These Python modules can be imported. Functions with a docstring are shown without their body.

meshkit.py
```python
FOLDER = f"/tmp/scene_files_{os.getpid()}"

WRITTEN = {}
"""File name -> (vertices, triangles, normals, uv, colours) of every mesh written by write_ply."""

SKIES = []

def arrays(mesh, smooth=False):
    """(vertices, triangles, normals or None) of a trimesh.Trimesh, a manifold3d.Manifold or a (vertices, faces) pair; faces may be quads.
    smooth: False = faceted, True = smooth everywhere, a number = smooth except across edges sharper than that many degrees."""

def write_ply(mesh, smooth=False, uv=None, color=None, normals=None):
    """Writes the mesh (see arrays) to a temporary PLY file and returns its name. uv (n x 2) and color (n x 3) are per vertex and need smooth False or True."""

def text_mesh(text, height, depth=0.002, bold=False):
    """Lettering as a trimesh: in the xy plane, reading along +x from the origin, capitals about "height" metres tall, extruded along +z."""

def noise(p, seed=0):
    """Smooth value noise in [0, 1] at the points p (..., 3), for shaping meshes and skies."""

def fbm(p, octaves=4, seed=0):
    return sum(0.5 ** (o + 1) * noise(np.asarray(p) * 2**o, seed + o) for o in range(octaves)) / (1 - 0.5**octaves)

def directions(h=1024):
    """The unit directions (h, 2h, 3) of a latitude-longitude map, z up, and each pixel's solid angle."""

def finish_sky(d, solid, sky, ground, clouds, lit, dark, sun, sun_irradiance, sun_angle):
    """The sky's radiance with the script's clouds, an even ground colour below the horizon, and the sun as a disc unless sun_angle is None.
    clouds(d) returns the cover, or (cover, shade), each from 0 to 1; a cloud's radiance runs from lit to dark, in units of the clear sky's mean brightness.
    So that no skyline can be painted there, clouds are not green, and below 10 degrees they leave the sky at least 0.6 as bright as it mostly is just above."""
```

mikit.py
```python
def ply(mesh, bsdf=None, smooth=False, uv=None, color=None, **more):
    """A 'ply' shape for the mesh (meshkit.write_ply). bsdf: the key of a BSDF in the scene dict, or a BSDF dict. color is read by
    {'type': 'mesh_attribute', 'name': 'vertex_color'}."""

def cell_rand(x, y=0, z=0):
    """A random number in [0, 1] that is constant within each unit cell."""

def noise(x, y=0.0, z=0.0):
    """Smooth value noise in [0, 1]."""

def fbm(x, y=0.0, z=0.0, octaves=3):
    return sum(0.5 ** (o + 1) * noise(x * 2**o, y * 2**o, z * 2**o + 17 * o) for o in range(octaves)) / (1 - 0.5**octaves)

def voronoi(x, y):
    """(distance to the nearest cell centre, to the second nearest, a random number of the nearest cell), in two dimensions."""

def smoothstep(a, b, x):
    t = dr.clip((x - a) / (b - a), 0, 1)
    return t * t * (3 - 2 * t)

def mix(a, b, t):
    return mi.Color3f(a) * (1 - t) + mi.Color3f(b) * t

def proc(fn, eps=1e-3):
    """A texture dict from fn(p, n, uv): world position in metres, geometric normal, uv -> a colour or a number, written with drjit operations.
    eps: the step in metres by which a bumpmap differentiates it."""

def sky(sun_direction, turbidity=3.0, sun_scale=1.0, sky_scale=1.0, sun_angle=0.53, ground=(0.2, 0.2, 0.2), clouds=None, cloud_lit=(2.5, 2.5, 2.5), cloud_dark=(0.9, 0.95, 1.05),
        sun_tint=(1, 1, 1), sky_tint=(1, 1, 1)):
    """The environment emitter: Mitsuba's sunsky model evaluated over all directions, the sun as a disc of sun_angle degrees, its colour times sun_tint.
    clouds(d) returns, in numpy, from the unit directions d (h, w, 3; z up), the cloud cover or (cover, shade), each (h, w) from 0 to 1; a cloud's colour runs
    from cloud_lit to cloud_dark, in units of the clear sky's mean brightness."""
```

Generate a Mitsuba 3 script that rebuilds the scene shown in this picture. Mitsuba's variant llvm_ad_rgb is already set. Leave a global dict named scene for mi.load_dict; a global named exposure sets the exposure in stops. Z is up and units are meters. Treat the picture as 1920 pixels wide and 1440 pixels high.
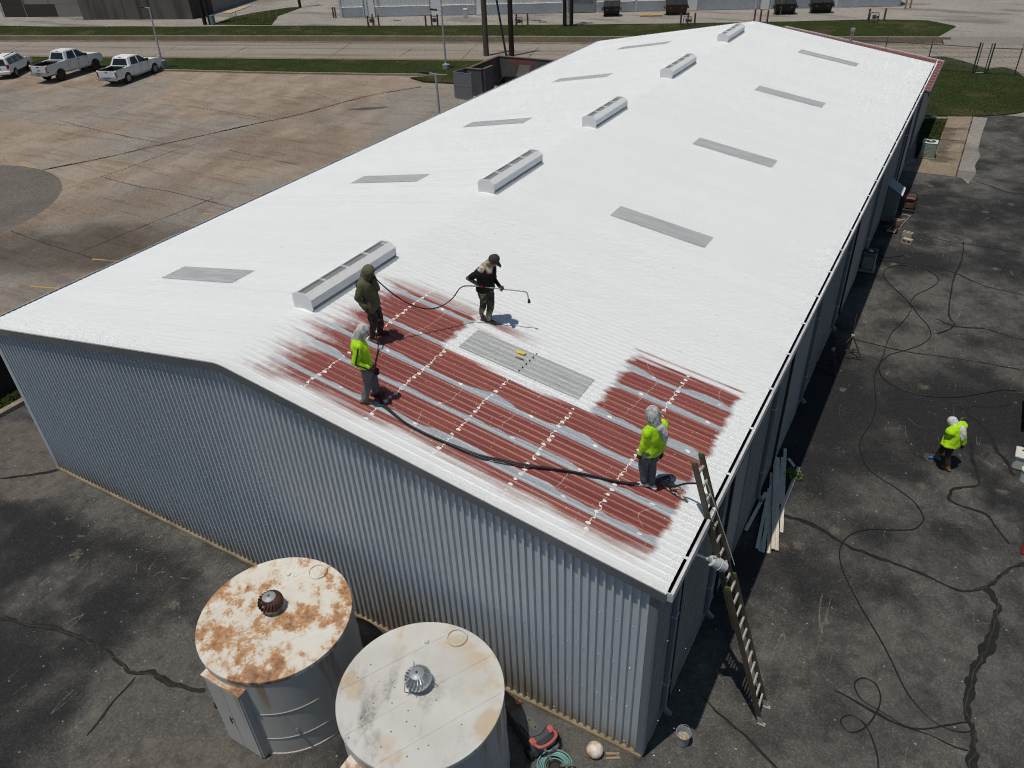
import math, random
import numpy as np, trimesh, manifold3d as m3, shapely
import shapely.geometry as sg
import drjit as dr, mitsuba as mi, mikit
from mikit import noise, fbm, voronoi, cell_rand, smoothstep, mix, proc
from shapely.geometry import Polygon, LineString
import meshkit

scene = {'type': 'scene'}
labels = {}
random.seed(7); rng = np.random.default_rng(7)

# ---------------------------------------------------------------- camera, sky, exposure
CAM = np.array([2.336, -7.909, 14.332]); FW = np.array([-0.430097, 0.701764, -0.567930]); UP = np.array([-0.254522, 0.509311, 0.822083])
scene['camera'] = {'type': 'perspective', 'fov': 67.844, 'fov_axis': 'x', 'near_clip': 0.1, 'far_clip': 2000.0,
                   'to_world': mi.ScalarTransform4f().look_at(origin=CAM.tolist(), target=(CAM + FW).tolist(), up=UP.tolist())}
SUN = (-0.10, -0.23, 1.0)
scene['sky_light'] = mikit.sky(SUN, turbidity=3.0, ground=(0.16, 0.15, 0.14), sun_tint=(.905, 1.0, 1.11), sky_tint=(1.0, .95, .82))
exposure = 0.95

# ---------------------------------------------------------------- helpers
BUILD = dict(W=18.387, L=38.186, H=4.898, R=6.426)
W, L, H, R = 18.387, 38.186, 4.898, 6.426
SL = (R - H) / (W / 2)

def rz(x):
    """height of the roof pans at x (eaves at 0 and -W, a rounded ridge between)"""
    d = abs(x + W / 2)
    return R - SL * (d if d > .2 else d * d / .4 + .1)

def num(k):
    if k not in USED:
        USED.add(k); return k
    i = 1
    while '%s_%03d' % (k, i) in USED: i += 1
    USED.add('%s_%03d' % (k, i)); return '%s_%03d' % (k, i)
USED = set()

def thing(name, label, cat, group=None):
    k = num(name); labels[k] = {'label': label, 'category': cat}
    if group: labels[k]['group'] = group
    return k
def part(t, name, mesh, mat, smooth=False, label=None, kind=None, **kw):
    k = num(t + '__' + name); scene[k] = mikit.ply(tm(mesh), mat, smooth, **kw)
    if label or kind:
        labels[k] = {}
        if label: labels[k]['label'] = label
        if kind: labels[k]['kind'] = kind
    return k
def solo(name, mesh, mat, label, cat, group=None, smooth=False):
    k = thing(name, label, cat, group); scene[k] = mikit.ply(tm(mesh), mat, smooth); return k
def struct(name, mesh, mat, smooth=False, kind='structure'):
    k = num(name); scene[k] = mikit.ply(tm(mesh), mat, smooth); labels[k] = {'kind': kind}; return k
def tm(m):
    if isinstance(m, list): return cat(m)
    if hasattr(m, 'to_mesh'):
        q = m.to_mesh(); return trimesh.Trimesh(q.vert_properties[:, :3], q.tri_verts, process=False)
    return m
def cat(ms):
    vs, fs, o = [], [], 0
    for m in ms:
        m = tm(m); vs.append(np.asarray(m.vertices)); fs.append(np.asarray(m.faces) + o); o += len(vs[-1])
    return trimesh.Trimesh(np.vstack(vs), np.vstack(fs), process=False)
def move(m, loc=(0, 0, 0), rot=0, tilt=None):
    m = tm(m).copy()
    if tilt is not None: m.apply_transform(trimesh.transformations.rotation_matrix(tilt[0], tilt[1]))
    if rot: m.apply_transform(trimesh.transformations.rotation_matrix(rot, [0, 0, 1]))
    m.apply_translation(loc); return m
def grid(P):
    """quad mesh from an array (n, m, 3)"""
    P = np.asarray(P, float); n, m = P.shape[:2]
    i = np.arange(n * m).reshape(n, m)
    a, b, c, d = i[:-1, :-1].ravel(), i[1:, :-1].ravel(), i[1:, 1:].ravel(), i[:-1, 1:].ravel()
    return trimesh.Trimesh(P.reshape(-1, 3), np.vstack([np.c_[a, b, c], np.c_[a, c, d]]), process=False)
def box(x0, x1, y0, y1, z0, z1, c=.008):
    c = min(c, (x1 - x0) * .3, (y1 - y0) * .3, (z1 - z0) * .3)
    v = []
    for x, sx in ((x0, 1), (x1, -1)):
        for y, sy in ((y0, 1), (y1, -1)):
            for z, sz in ((z0, 1), (z1, -1)):
                v += [(x + sx * c, y + sy * c, z), (x + sx * c, y, z + sz * c), (x, y + sy * c, z + sz * c)]
    return hull(v)
def hull(v):
    m = m3.Manifold.hull_points(np.asarray(v, float)); return tm(m)
def beam(a, b, w, h, up=(0, 0, 1), c=.15):
    """rectangular bar from a to b, w across and h along up"""
    a, b = np.asarray(a, float), np.asarray(b, float); d = (b - a) / np.linalg.norm(b - a)
    s = np.cross(d, up); s /= np.linalg.norm(s); u = np.cross(s, d)
    o = [(x, y) for x, y in ((-1 + c, -1), (1 - c, -1), (1, -1 + c), (1, 1 - c), (1 - c, 1), (-1 + c, 1), (-1, 1 - c), (-1, -1 + c))]
    return hull([e + s * x * w / 2 + u * y * h / 2 for e in (a, b) for x, y in o])
def rod(a, b, r0, r1=None, n=10):
    a, b = np.asarray(a, float), np.asarray(b, float); r1 = r0 if r1 is None else r1
    d = (b - a) / np.linalg.norm(b - a); s = np.cross(d, (0, 0, 1) if abs(d[2]) < .9 else (1, 0, 0)); s /= np.linalg.norm(s); u = np.cross(d, s)
    t = np.linspace(0, 2 * np.pi, n, endpoint=False)
    return hull([e + r * (s * math.cos(q) + u * math.sin(q)) for e, r in ((a, r0), (b, r1)) for q in t])
def curve(pts, n=8):
    """Catmull-Rom through the points"""
    P = np.asarray(pts, float); P = np.vstack([2 * P[0] - P[1], P, 2 * P[-1] - P[-2]]); out = []
    for i in range(1, len(P) - 2):
        for t in np.linspace(0, 1, n, endpoint=False):
            a, b, c, d = P[i - 1:i + 3]
            out.append(.5 * (2 * b + (c - a) * t + (2 * a - 5 * b + 4 * c - d) * t * t + (3 * b - a - 3 * c + d) * t ** 3))
    return np.array(out + [P[-2]])
def tube(pts, r, n=8):
    P = np.asarray(pts, float); T = np.gradient(P, axis=0); T /= np.maximum(np.linalg.norm(T, axis=1, keepdims=True), 1e-9)
    u = np.cross(T[0], (0, 0, 1) if abs(T[0][2]) < .9 else (1, 0, 0)); rows = []
    rr = np.broadcast_to(r, len(P))
    for i in range(len(P)):
        u = u - T[i] * (u @ T[i]); u /= np.linalg.norm(u); w = np.cross(T[i], u)
        q = np.linspace(0, 2 * np.pi, n + 1)
        rows.append(P[i] + rr[i] * (np.cos(q)[:, None] * u + np.sin(q)[:, None] * w))
    caps = [rod(P[0], P[0] + T[0] * .002, rr[0] * .98, n=n), rod(P[-1] - T[-1] * .002, P[-1], rr[-1] * .98, n=n)]
    return cat([grid(rows)] + caps)
def lathe(prof, n=40, c=(0, 0, 0)):
    prof = np.asarray(prof, float); q = np.linspace(0, 2 * np.pi, n + 1)
    return grid([[(c[0] + r * math.cos(a), c[1] + r * math.sin(a), c[2] + z) for r, z in prof[::-1]] for a in q])
def flat(poly, z):
    v, f = trimesh.creation.triangulate_polygon(poly, engine='earcut')
    m = trimesh.Trimesh(np.c_[v, np.full(len(v), z)], f, process=False)
    if m.face_normals[:, 2].mean() < 0: m.invert()
    return m
def slab(poly, z0, z1):
    m = trimesh.creation.extrude_polygon(poly, z1 - z0, engine='earcut'); m.apply_translation((0, 0, z0)); return m
def prism(poly2, axis, a0, a1):
    """extrude a polygon: axis 'y': polygon in (x, z); axis 'x': polygon in (y, z)"""
    m = trimesh.creation.extrude_polygon(Polygon(poly2), a1 - a0, engine='earcut'); v = m.vertices.copy()
    if axis == 'y': m.vertices = np.c_[v[:, 0], a1 - v[:, 2], v[:, 1]]
    else: m.vertices = np.c_[a0 + v[:, 2], v[:, 0], v[:, 1]]
    return m
def ribbon(pts, w, z, wob=.3, seed=0, n=10):
    """a flat strip of uneven width along a ground line: sealed cracks, joints"""
    c = curve([(x, y, 0) for x, y in pts], n); r = np.random.default_rng(seed)
    s = np.r_[0, np.cumsum(np.linalg.norm(np.diff(c, axis=0), axis=1))]
    m = max(int(s[-1] / .07), 4); q = np.linspace(0, s[-1], m)
    c = np.c_[np.interp(q, s, c[:, 0]), np.interp(q, s, c[:, 1])]
    t = np.gradient(c, axis=0); t /= np.maximum(np.linalg.norm(t, axis=1, keepdims=True), 1e-9); nn = np.c_[-t[:, 1], t[:, 0]]
    k = np.ones(3) / 3
    jit = lambda: np.convolve(r.normal(size=m + 2), k, 'valid')
    c = c + nn * (jit() * w * wob)[:, None]
    lw = np.interp(np.arange(m), np.arange(0, m + 12, 12), 1 + .28 * r.normal(size=len(np.arange(0, m + 12, 12)))); h = w / 2 * np.clip(lw * (1 + .28 * jit()), .4, 1.8); h[0] *= .4; h[-1] *= .4
    a, b = c + nn * h[:, None], c - nn * h[:, None]
    return grid([np.c_[a, np.full(m, z)], np.c_[b, np.full(m, z)]])

# ---------------------------------------------------------------- materials
def rgb(c): return {'type': 'rgb', 'value': list(c)}
def mat(key, color, rough=.6, metal=0., spec=.5, bump=None, bscale=1., eps=.002, **kw):
    b = {'type': 'principled', 'base_color': proc(color) if callable(color) else rgb(color), 'roughness': rough, 'metallic': metal, 'specular': spec, **kw}
    if bump is not None: b = {'type': 'bumpmap', 'nested_texture': proc(bump, eps), 'scale': bscale, 'bsdf': b}
    scene[key] = {'type': 'twosided', 'bsdf': b}; return key
def C(*c): return mi.Color3f(*c)
def blob(p, cx, cy, r, stretch=1., ang=0.):
    c, s = math.cos(ang), math.sin(ang)
    u = ((p.x - cx) * c + (p.y - cy) * s) / stretch; v = -(p.x - cx) * s + (p.y - cy) * c
    return dr.exp(-(u * u + v * v) / (r * r))

# worn asphalt: sealed black patches, grey worn aggregate, scratches and specks
WEAR = [((-9.254, -3.786), 1.5, .42), ((-20.141, 0.414), 2.0, .55), ((-14.445, -3.366), 1.2, .16), ((-9.917, -2.814), 1.2, .2), ((-7.455, -3.680), 1.2, .34), ((0.667, 0.613), .7, .3), ((1.104, 4.380), .9, .22), ((2.133, 2.788), 1.3, .24), ((5.258, 11.592), 2.2, .2), ((2.460, 18.191), 2.0, .12),
        ((1.884, 21.352), 2.5, .2), ((2.459, 28.783), 3.5, .16), ((5.598, 5.225), 1.8, .2), ((2.410, 7.667), 1.5, .08), ((1.064, 35.645), 3.0, .22), ((0.618, 1.556), .6, .24), ((-0.788, -0.054), 1.2, .22)]
def asphalt(p, n, uv):
    x, y = p.x, p.y
    big = fbm(x * .22 + 3, y * .22, 0, 4); mid = fbm(x * 1.1, y * 1.1, 3, 4)
    w = mi.Float(0)
    for (c, r, a) in WEAR: w += a * blob(p, c[0], c[1], r)
    marg = smoothstep(-1.35, -.5, y + .5 * (mid - .5)) * (1 - smoothstep(-.2, .0, y)) * smoothstep(-.4, -1.2, x) * smoothstep(-19.2, -18., x)
    sand = smoothstep(.34, .5, (blob(p, -7.6, -5.6, 1.9, 1.3, .5) + blob(p, -19.9, -.2, 1.9, 1.4, .4) * 1.2) * (.55 + .8 * mid))
    wear = dr.clip(smoothstep(.36, .70, big * .55 + mid * .35 + w * (.45 + .8 * mid)) + .75 * marg * (.3 + mid) + .5 * sand, 0, 1)
    f3 = fbm(x * 5, y * 5, 5, 4); g1 = noise(x * 27, y * 27); g2 = noise(x * 58, y * 58, 4)
    wear = dr.clip(wear * (.45 + 1.1 * f3), 0, 1)
    gr = .30 * g1 + .36 * g2 + .34 * noise(x * 100, y * 100, 8)
    base = mix((.0190, .0193, .0210), (.110, .105, .098), wear * .85) * (.45 + 1.1 * gr)
    base = mix(base, (.19, .18, .165), .55 * smoothstep(.62, .80, gr) * (.25 + .75 * wear))
    base = mix(base, C(.112, .099, .086) * (.45 + .5 * g1 + .6 * f3), dr.clip(sand * (.3 + .7 * f3) * 1.1, 0, .8))
    d, _, k = voronoi(x * .8 + 3, y * .8)
    base = mix(base, (.19, .17, .135), dr.select(k > .84, .75, 0.) * smoothstep(.15, .03, d + .16 * (g1 - .5) + .12 * (f3 - .5)) * (.3 + .7 * g2))
    # short pale scrapes, where tyres and plates have dragged
    a = fbm(x * .7 + 8, y * .7, 1, 2)
    s1 = smoothstep(.965, .993, 1 - dr.abs(2 * noise(x * 4.6 + .35 * a, y * .5 + .4 * a, 5) - 1)) * smoothstep(.68, .8, noise(x * 2.6, y * 2.4, 9))
    s2 = smoothstep(.97, .992, 1 - dr.abs(2 * noise(x * .9 + y * .5, y * 3.4 - x * 1.9, 6) - 1)) * smoothstep(.76, .86, noise(x * 1.9, y * 1.7, 19))
    base = mix(base, (.20, .185, .165), dr.minimum(.8 * s1 + .6 * s2, .8) * (.15 + .85 * g1))
    d, _, k = voronoi(x * 2.7, y * 2.7)
    return mix(base, (.38, .37, .35), dr.select((d < .02 + .035 * cell_rand(k * 991)) & (k > .8), .7, 0.))
mat('mat_asphalt', asphalt, .85, spec=.3, bump=lambda p, n, uv: noise(p.x * 45, p.y * 45) * .6 + fbm(p.x * 6, p.y * 6, 1, 2), bscale=.004)

def lot(p, n, uv):
    x, y = p.x, p.y
    big = fbm(x * .12, y * .12, 2, 4); mid = fbm(x * .7, y * .7, 7, 4)
    st = fbm(x * .9 + y * .25, y * .12 - x * .03, 5, 4)
    base = mix((.245, .192, .152), (.285, .233, .190), smoothstep(.3, .7, mid))
    base = mix(base, (.225, .205, .185), smoothstep(.42, .65, big))
    base = mix(base, (.18, .13, .095), .28 * smoothstep(.48, .7, st))
    base = mix(base, (.165, .122, .092), .45 * smoothstep(.52, .72, fbm(x * .28 + 9, y * .28, 3, 5)))
    # slabs of slightly different tone
    u = x * .956 + y * .292; v = -x * .292 + y * .956
    base = base * (.93 + .13 * cell_rand(dr.floor(u / 6.1), dr.floor(v / 4.6)))
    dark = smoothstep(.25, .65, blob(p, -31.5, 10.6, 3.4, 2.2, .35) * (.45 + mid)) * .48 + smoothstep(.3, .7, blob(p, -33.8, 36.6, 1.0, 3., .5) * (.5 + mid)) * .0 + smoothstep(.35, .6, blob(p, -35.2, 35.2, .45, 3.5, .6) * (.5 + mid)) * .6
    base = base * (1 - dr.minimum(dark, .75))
    ru = fbm(x * .5, y * 3.2, 9, 3)
    base = base * (1 - .18 * smoothstep(.55, .75, ru))
    return base * (.82 + .36 * noise(x * 14, y * 14))
mat('mat_lot', lot, .9, spec=.25)
def road(p, n, uv):
    x, y = p.x, p.y; v = -x * .287 + y * .958; u = x * .958 + y * .287
    base = mix((.20, .170, .145), (.26, .232, .205), fbm(u * .15, v * .9, 0, 4))
    base = base * (1 - .3 * smoothstep(.5, .75, fbm(u * .06, v * 1.5, 3, 3)))
    return base * (.88 + .24 * noise(x * 9, y * 9))
mat('mat_road', road, .9, spec=.25)
def concrete(p, n, uv):
    x, y = p.x, p.y
    base = mix((.20, .185, .168), (.29, .27, .25), fbm(x * .35, y * .35, p.z, 4))
    return base * (.8 + .3 * noise(x * 11, y * 11, p.z * 11)) * (1 - .35 * smoothstep(.55, .75, fbm(x * .15, y * .6, 6, 3)))
mat('mat_concrete', concrete, .9, spec=.25)
def pathc(p, n, uv):
    x, y = p.x, p.y
    base = mix((.17, .135, .10), (.29, .235, .18), fbm(x * .5, y * .5, 2, 4))
    d = smoothstep(.5, .7, fbm(x * .7, y * .9, 9, 3))
    return base * (1 - .5 * d) * (.85 + .3 * noise(x * 12, y * 12))
mat('mat_path', pathc, .9, spec=.25)
mat('mat_kerb', lambda p, n, uv: mix((.20, .17, .13), (.32, .28, .22), fbm(p.x, p.y, p.z, 3)) * (.8 + .4 * noise(p.x * 9, p.y * 9, p.z * 9)), .9, spec=.2)
def grass(p, n, uv):
    x, y = p.x, p.y
    base = mix((.021, .029, .009), (.036, .047, .014), fbm(x * .8, y * .8, 0, 4))
    dry = smoothstep(.58, .8, fbm(x * .45 + 5, y * .45, 4, 4))
    base = mix(base, (.080, .068, .038), dry * .6)
    return base * (.6 + .8 * noise(x * 16, y * 16))
mat('mat_grass', grass, .95, spec=.1, bump=lambda p, n, uv: noise(p.x * 16, p.y * 16) + fbm(p.x * 5, p.y * 5, 1, 2), bscale=.04, eps=.01)
mat('mat_dirt', lambda p, n, uv: mix((.10, .08, .055), (.20, .165, .12), fbm(p.x * 1.2, p.y * 1.2, 0, 4)), .95, spec=.1)
mat('mat_blade', lambda p, n, uv: mix((.022, .036, .009), (.048, .066, .019), cell_rand(dr.floor(p.x * 5), dr.floor(p.y * 5))), .8, spec=.2)
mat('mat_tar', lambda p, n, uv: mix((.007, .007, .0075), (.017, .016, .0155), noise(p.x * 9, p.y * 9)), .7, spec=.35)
mat('mat_joint', (.05, .042, .035), .95, spec=.1)
mat('mat_yellow_line', lambda p, n, uv: mix((.24, .185, .12), (.45, .31, .10), smoothstep(.35, .6, fbm(p.x * 2, p.y * 2, 0, 3))), .85, spec=.2)

# ---------------------------------------------------------------- the roof coating
STRIPES = (.74, 1.49, 2.22, 3.14, 4.18, 4.85)
ROWS = (-7.44, -5.94, -4.42, -2.92, -1.43)
def coated(p, n, uv):
    x, y = p.x, p.y
    st = fbm(x * .7, y * 13, 1, 3) - .5; st2 = noise(x * .25 + 7, y * 6.56, 2) - .5; fi = fbm(x * 9, y * 9, 3, 2) - .5
    def span(v, lo, hi, slo, shi): return smoothstep(lo - slo, lo + slo, v) * (1 - smoothstep(hi - shi, hi + shi, v))
    jx = st * .7 + st2 * .35 + fi * .25; jr = st * .14 + st2 * .07 + fi * .05; jy = (fbm(x * .8, y * 2, 8, 3) - .5) * .5 + fi * .05
    front = smoothstep(.17, .62, y + jy * .8 + st * .35)
    hazeL = smoothstep(-8.85, -7.75, x + jx * 1.2)
    a = hazeL * (1 - smoothstep(-.38, -.24, x + jr)) * front * (1 - smoothstep(2.93, 3.03, y + jy * .14 + st * .25))
    b = smoothstep(-8.75, -7.9, x + jx * 1.3) * (1 - smoothstep(-6.2, -6.0, x + jr * 2.)) * smoothstep(2.7, 2.8, y) * (1 - smoothstep(4.25, 4.78, y + jy * .2 + st * .5))
    c = smoothstep(-2.72, -2.52, x + jr * 2.) * (1 - smoothstep(-.36, -.22, x + jr)) * smoothstep(2.7, 2.8, y) * (1 - smoothstep(5.28, 5.5, y + st * .35))
    e = blob(p, -5.45, 4.35, .42, 1.5) * smoothstep(.35, .6, .5 + st2 + st)        # thin cover where the sprayer stands
    red = dr.maximum(dr.maximum(a, b), dr.maximum(c, .8 * e))
    # last unsprayed rib lines beyond the edge
    ln = (1 - smoothstep(.018, .034, dr.abs(y - 5.585))) * span(x, -2.7, -.25, .1, .1) + (1 - smoothstep(.018, .03, dr.abs(y - 4.83))) * span(x, -7.9, -5.9, .3, .3) * .8
    red = dr.maximum(red, .8 * dr.minimum(ln, 1) * (.55 + noise(x * 2.2, y, 3) * .6))
    # the metal below the coating: chalky red paint, pale chalky rib edges with their glints painted in
    ci0 = dr.floor(y / .1524); ph = y / .1524 - ci0
    edge = dr.maximum(smoothstep(.040, .012, dr.abs(ph - .715)) * smoothstep(.30, .62, noise(x * .5, ci0 * 3.7, 1)), .7 * smoothstep(.040, .012, dr.abs(ph - .985)) * smoothstep(.40, .70, noise(x * .4, ci0 * 5.3, 7)))
    base = mix((.205, .050, .044), (.265, .078, .066), fbm(x * .8, y * 5, 0, 4))
    base = base * (.82 + .34 * noise(x * 1.3, y * 26, 2))
    base = mix(base, mix((.52, .25, .20), (.56, .42, .24), noise(x * .3, ci0 * 2.1, 3)), .72 * edge * (.35 + .65 * smoothstep(-6.5, -3.5, x)))
    d, _, k = voronoi(x * 6, y * 6)
    base = mix(base, (.6, .5, .48), dr.select((d < .07) & (k > .82), .7, 0.))
    # grey seam sealer on the laps
    wav = (noise(x * 1.25, 3, 0) - .5) * .12 + (noise(x * 4, 9, 0) - .5) * .05
    g = mi.Float(0)
    for i, s in enumerate(STRIPES):
        wv = (noise(x * 1.15, 3 + 9 * i, 0) - .5) * .17 + (noise(x * 5, 9 + i, 0) - .5) * .045
        g = dr.maximum(g, smoothstep(s - .092, s - .068, y) * (1 - smoothstep(.078, .105, y - s - dr.maximum(wv, -.05))))
    base = mix(base, C(.36, .405, .455) * (.9 + .2 * noise(x * 3, y * 40)), g * .95)
    # white sealant: screw rows and the drips between them
    wt = mi.Float(0)
    q = (y + .03) / .1524; ci = dr.floor(q)
    for i, r0 in enumerate(ROWS):
        jx2 = (cell_rand(ci, i, 3) - .5) * .05
        u = x - r0 - jx2; v = (q - ci - .42 - .2 * (cell_rand(ci, i, 5) - .5)) * .1524
        rad = .014 + .024 * cell_rand(ci, i, 8)
        dd = dr.sqrt(dr.square(u / 1.35) + dr.square(v)) + (fbm(x * 40, y * 40, i, 2) - .5) * .014
        wt = dr.maximum(wt, 1 - smoothstep(rad - .006, rad + .004, dd))
        li = dr.abs(x - r0 - .012 * dr.sin(y * 41 + 5 * noise(y * 3, i * 3., 4)) - (noise(y * 9, i * 7., 0) - .5) * .07)
        wt = dr.maximum(wt, (1 - smoothstep(.0035, .009, li)) * smoothstep(.3, .42, noise(y * 5, i * 3., 8)))
    for i, r0 in enumerate((-5.18, -3.6, -2.13, -.62, -6.75)):
        li = dr.abs(x - r0 - (noise(y * 1.7, i * 7., 0) - .5) * .5 - (noise(y * 12, i * 5., 2) - .5) * .035)
        wt = dr.maximum(wt, .6 * (1 - smoothstep(.001, .006, li)) * smoothstep(.47, .55, noise(y * 1.6, i * 3. + 5, 8)))
        for s in STRIPES:
            dd = dr.sqrt(dr.square((x - r0 - .12 * math.sin(s * 9 + i)) / 1.6) + dr.square(y - s - .02)) + (fbm(x * 30, y * 30, i, 2) - .5) * .03
            wt = dr.maximum(wt, 1 - smoothstep(.024, .034, dd))
    base = mix(base, (.8, .78, .76), dr.minimum(wt, 1))
    white = C(.73, .75, .773) * (.985 + .025 * fbm(x * .3, y * .3, 0, 3))
    # thin overspray is a little grey before it covers
    out = mix(white, base, red)
    return out
mat('mat_roof_edge', coated, .48, spec=.35)
def white_roof(p, n, uv):
    x, y = p.x, p.y
    pan = cell_rand(dr.floor((y + .03) / .762), dr.floor(x / 20), 4)
    base = mix((.715, .735, .758), (.745, .765, .79), .6 * pan + .4 * fbm(x * .25, y * .25, 0, 3))
    ci = dr.floor(y / .1524); ph = y / .1524 - ci
    thin = smoothstep(.05, .015, dr.abs(ph - .60)) * smoothstep(.45, .8, noise(x * .25, ci * 2.3, 5))      # faint darker lines beside the ribs
    d, _, k = voronoi(x * 1.3, y * 1.3)
    return base * (1 - .09 * thin) * (1 - .12 * dr.select((d < .05) & (k > .8), 1., 0.))
mat('mat_roof', white_roof, .5, spec=.3)
mat('mat_white_metal', (.70, .71, .72), .4, spec=.45)
mat('mat_skylight', lambda p, n, uv: mix((.34, .355, .37), (.43, .445, .455), fbm(p.x * .9, p.y * 7, 0, 4)) * (.9 + .2 * noise(p.x * 2, p.y * 20)), .4, spec=.4)
mat('mat_throat', (.22, .225, .23), .6); mat('mat_sticker', (.75, .55, .05), .5); mat('mat_hole', (.02, .02, .02), .8)
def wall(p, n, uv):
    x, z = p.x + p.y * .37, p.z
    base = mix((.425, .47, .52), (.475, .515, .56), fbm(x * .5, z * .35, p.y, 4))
    base = base * (.97 + .06 * noise(x * 1.1, z * .4, 3))
    low = dr.exp(-z * 2.4) * (.4 + fbm(x * 2, z * 1.2, 1, 3)) + .75 * blob(p, -5.3, 0, 1.3) * smoothstep(2.6, .4, z) + .55 * blob(p, -3.0, 0, 1.0) * smoothstep(2.2, .2, z)
    base = mix(base, (.21, .165, .105), dr.clip(low * smoothstep(.1, .6, fbm(x * 3, z * .8, 6, 4) + .1), 0, .8))
    return base
mat('mat_wall', wall, .45, spec=.5)
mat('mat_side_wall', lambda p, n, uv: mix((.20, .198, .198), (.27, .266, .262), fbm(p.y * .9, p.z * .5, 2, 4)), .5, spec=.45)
mat('mat_trim', lambda p, n, uv: mix((.085, .095, .105), (.14, .15, .16), fbm(p.x * 1.6, p.y, p.z, 3)), .5, spec=.45)
mat('mat_gutter', lambda p, n, uv: mix((.48, .47, .48), (.68, .68, .69), smoothstep(.3, .6, fbm(p.x, p.y * 1.5, p.z * 4, 3))), .45)
mat('mat_gutter_in', (.016, .016, .017), .9); mat('mat_downspout', (.15, .17, .20), .5)
mat('mat_foundation', lambda p, n, uv: mix((.16, .125, .08), (.36, .30, .21), fbm(p.x * 3, p.y * 3, p.z * 3, 3)), .95, spec=.1)
mat('mat_galv', lambda p, n, uv: mix((.36, .39, .41), (.52, .55, .57), fbm(p.x * 3, p.y * 3, p.z * 3, 3)), .35, metal=.5)
mat('mat_dark', (.02, .02, .021), .7); mat('mat_black_rubber', (.012, .012, .012), .55)
mat('mat_annex_roof', lambda p, n, uv: mix((.14, .035, .032), (.21, .06, .052), fbm(p.x * 2, p.y * 2, 0, 3)), .6)

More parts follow.
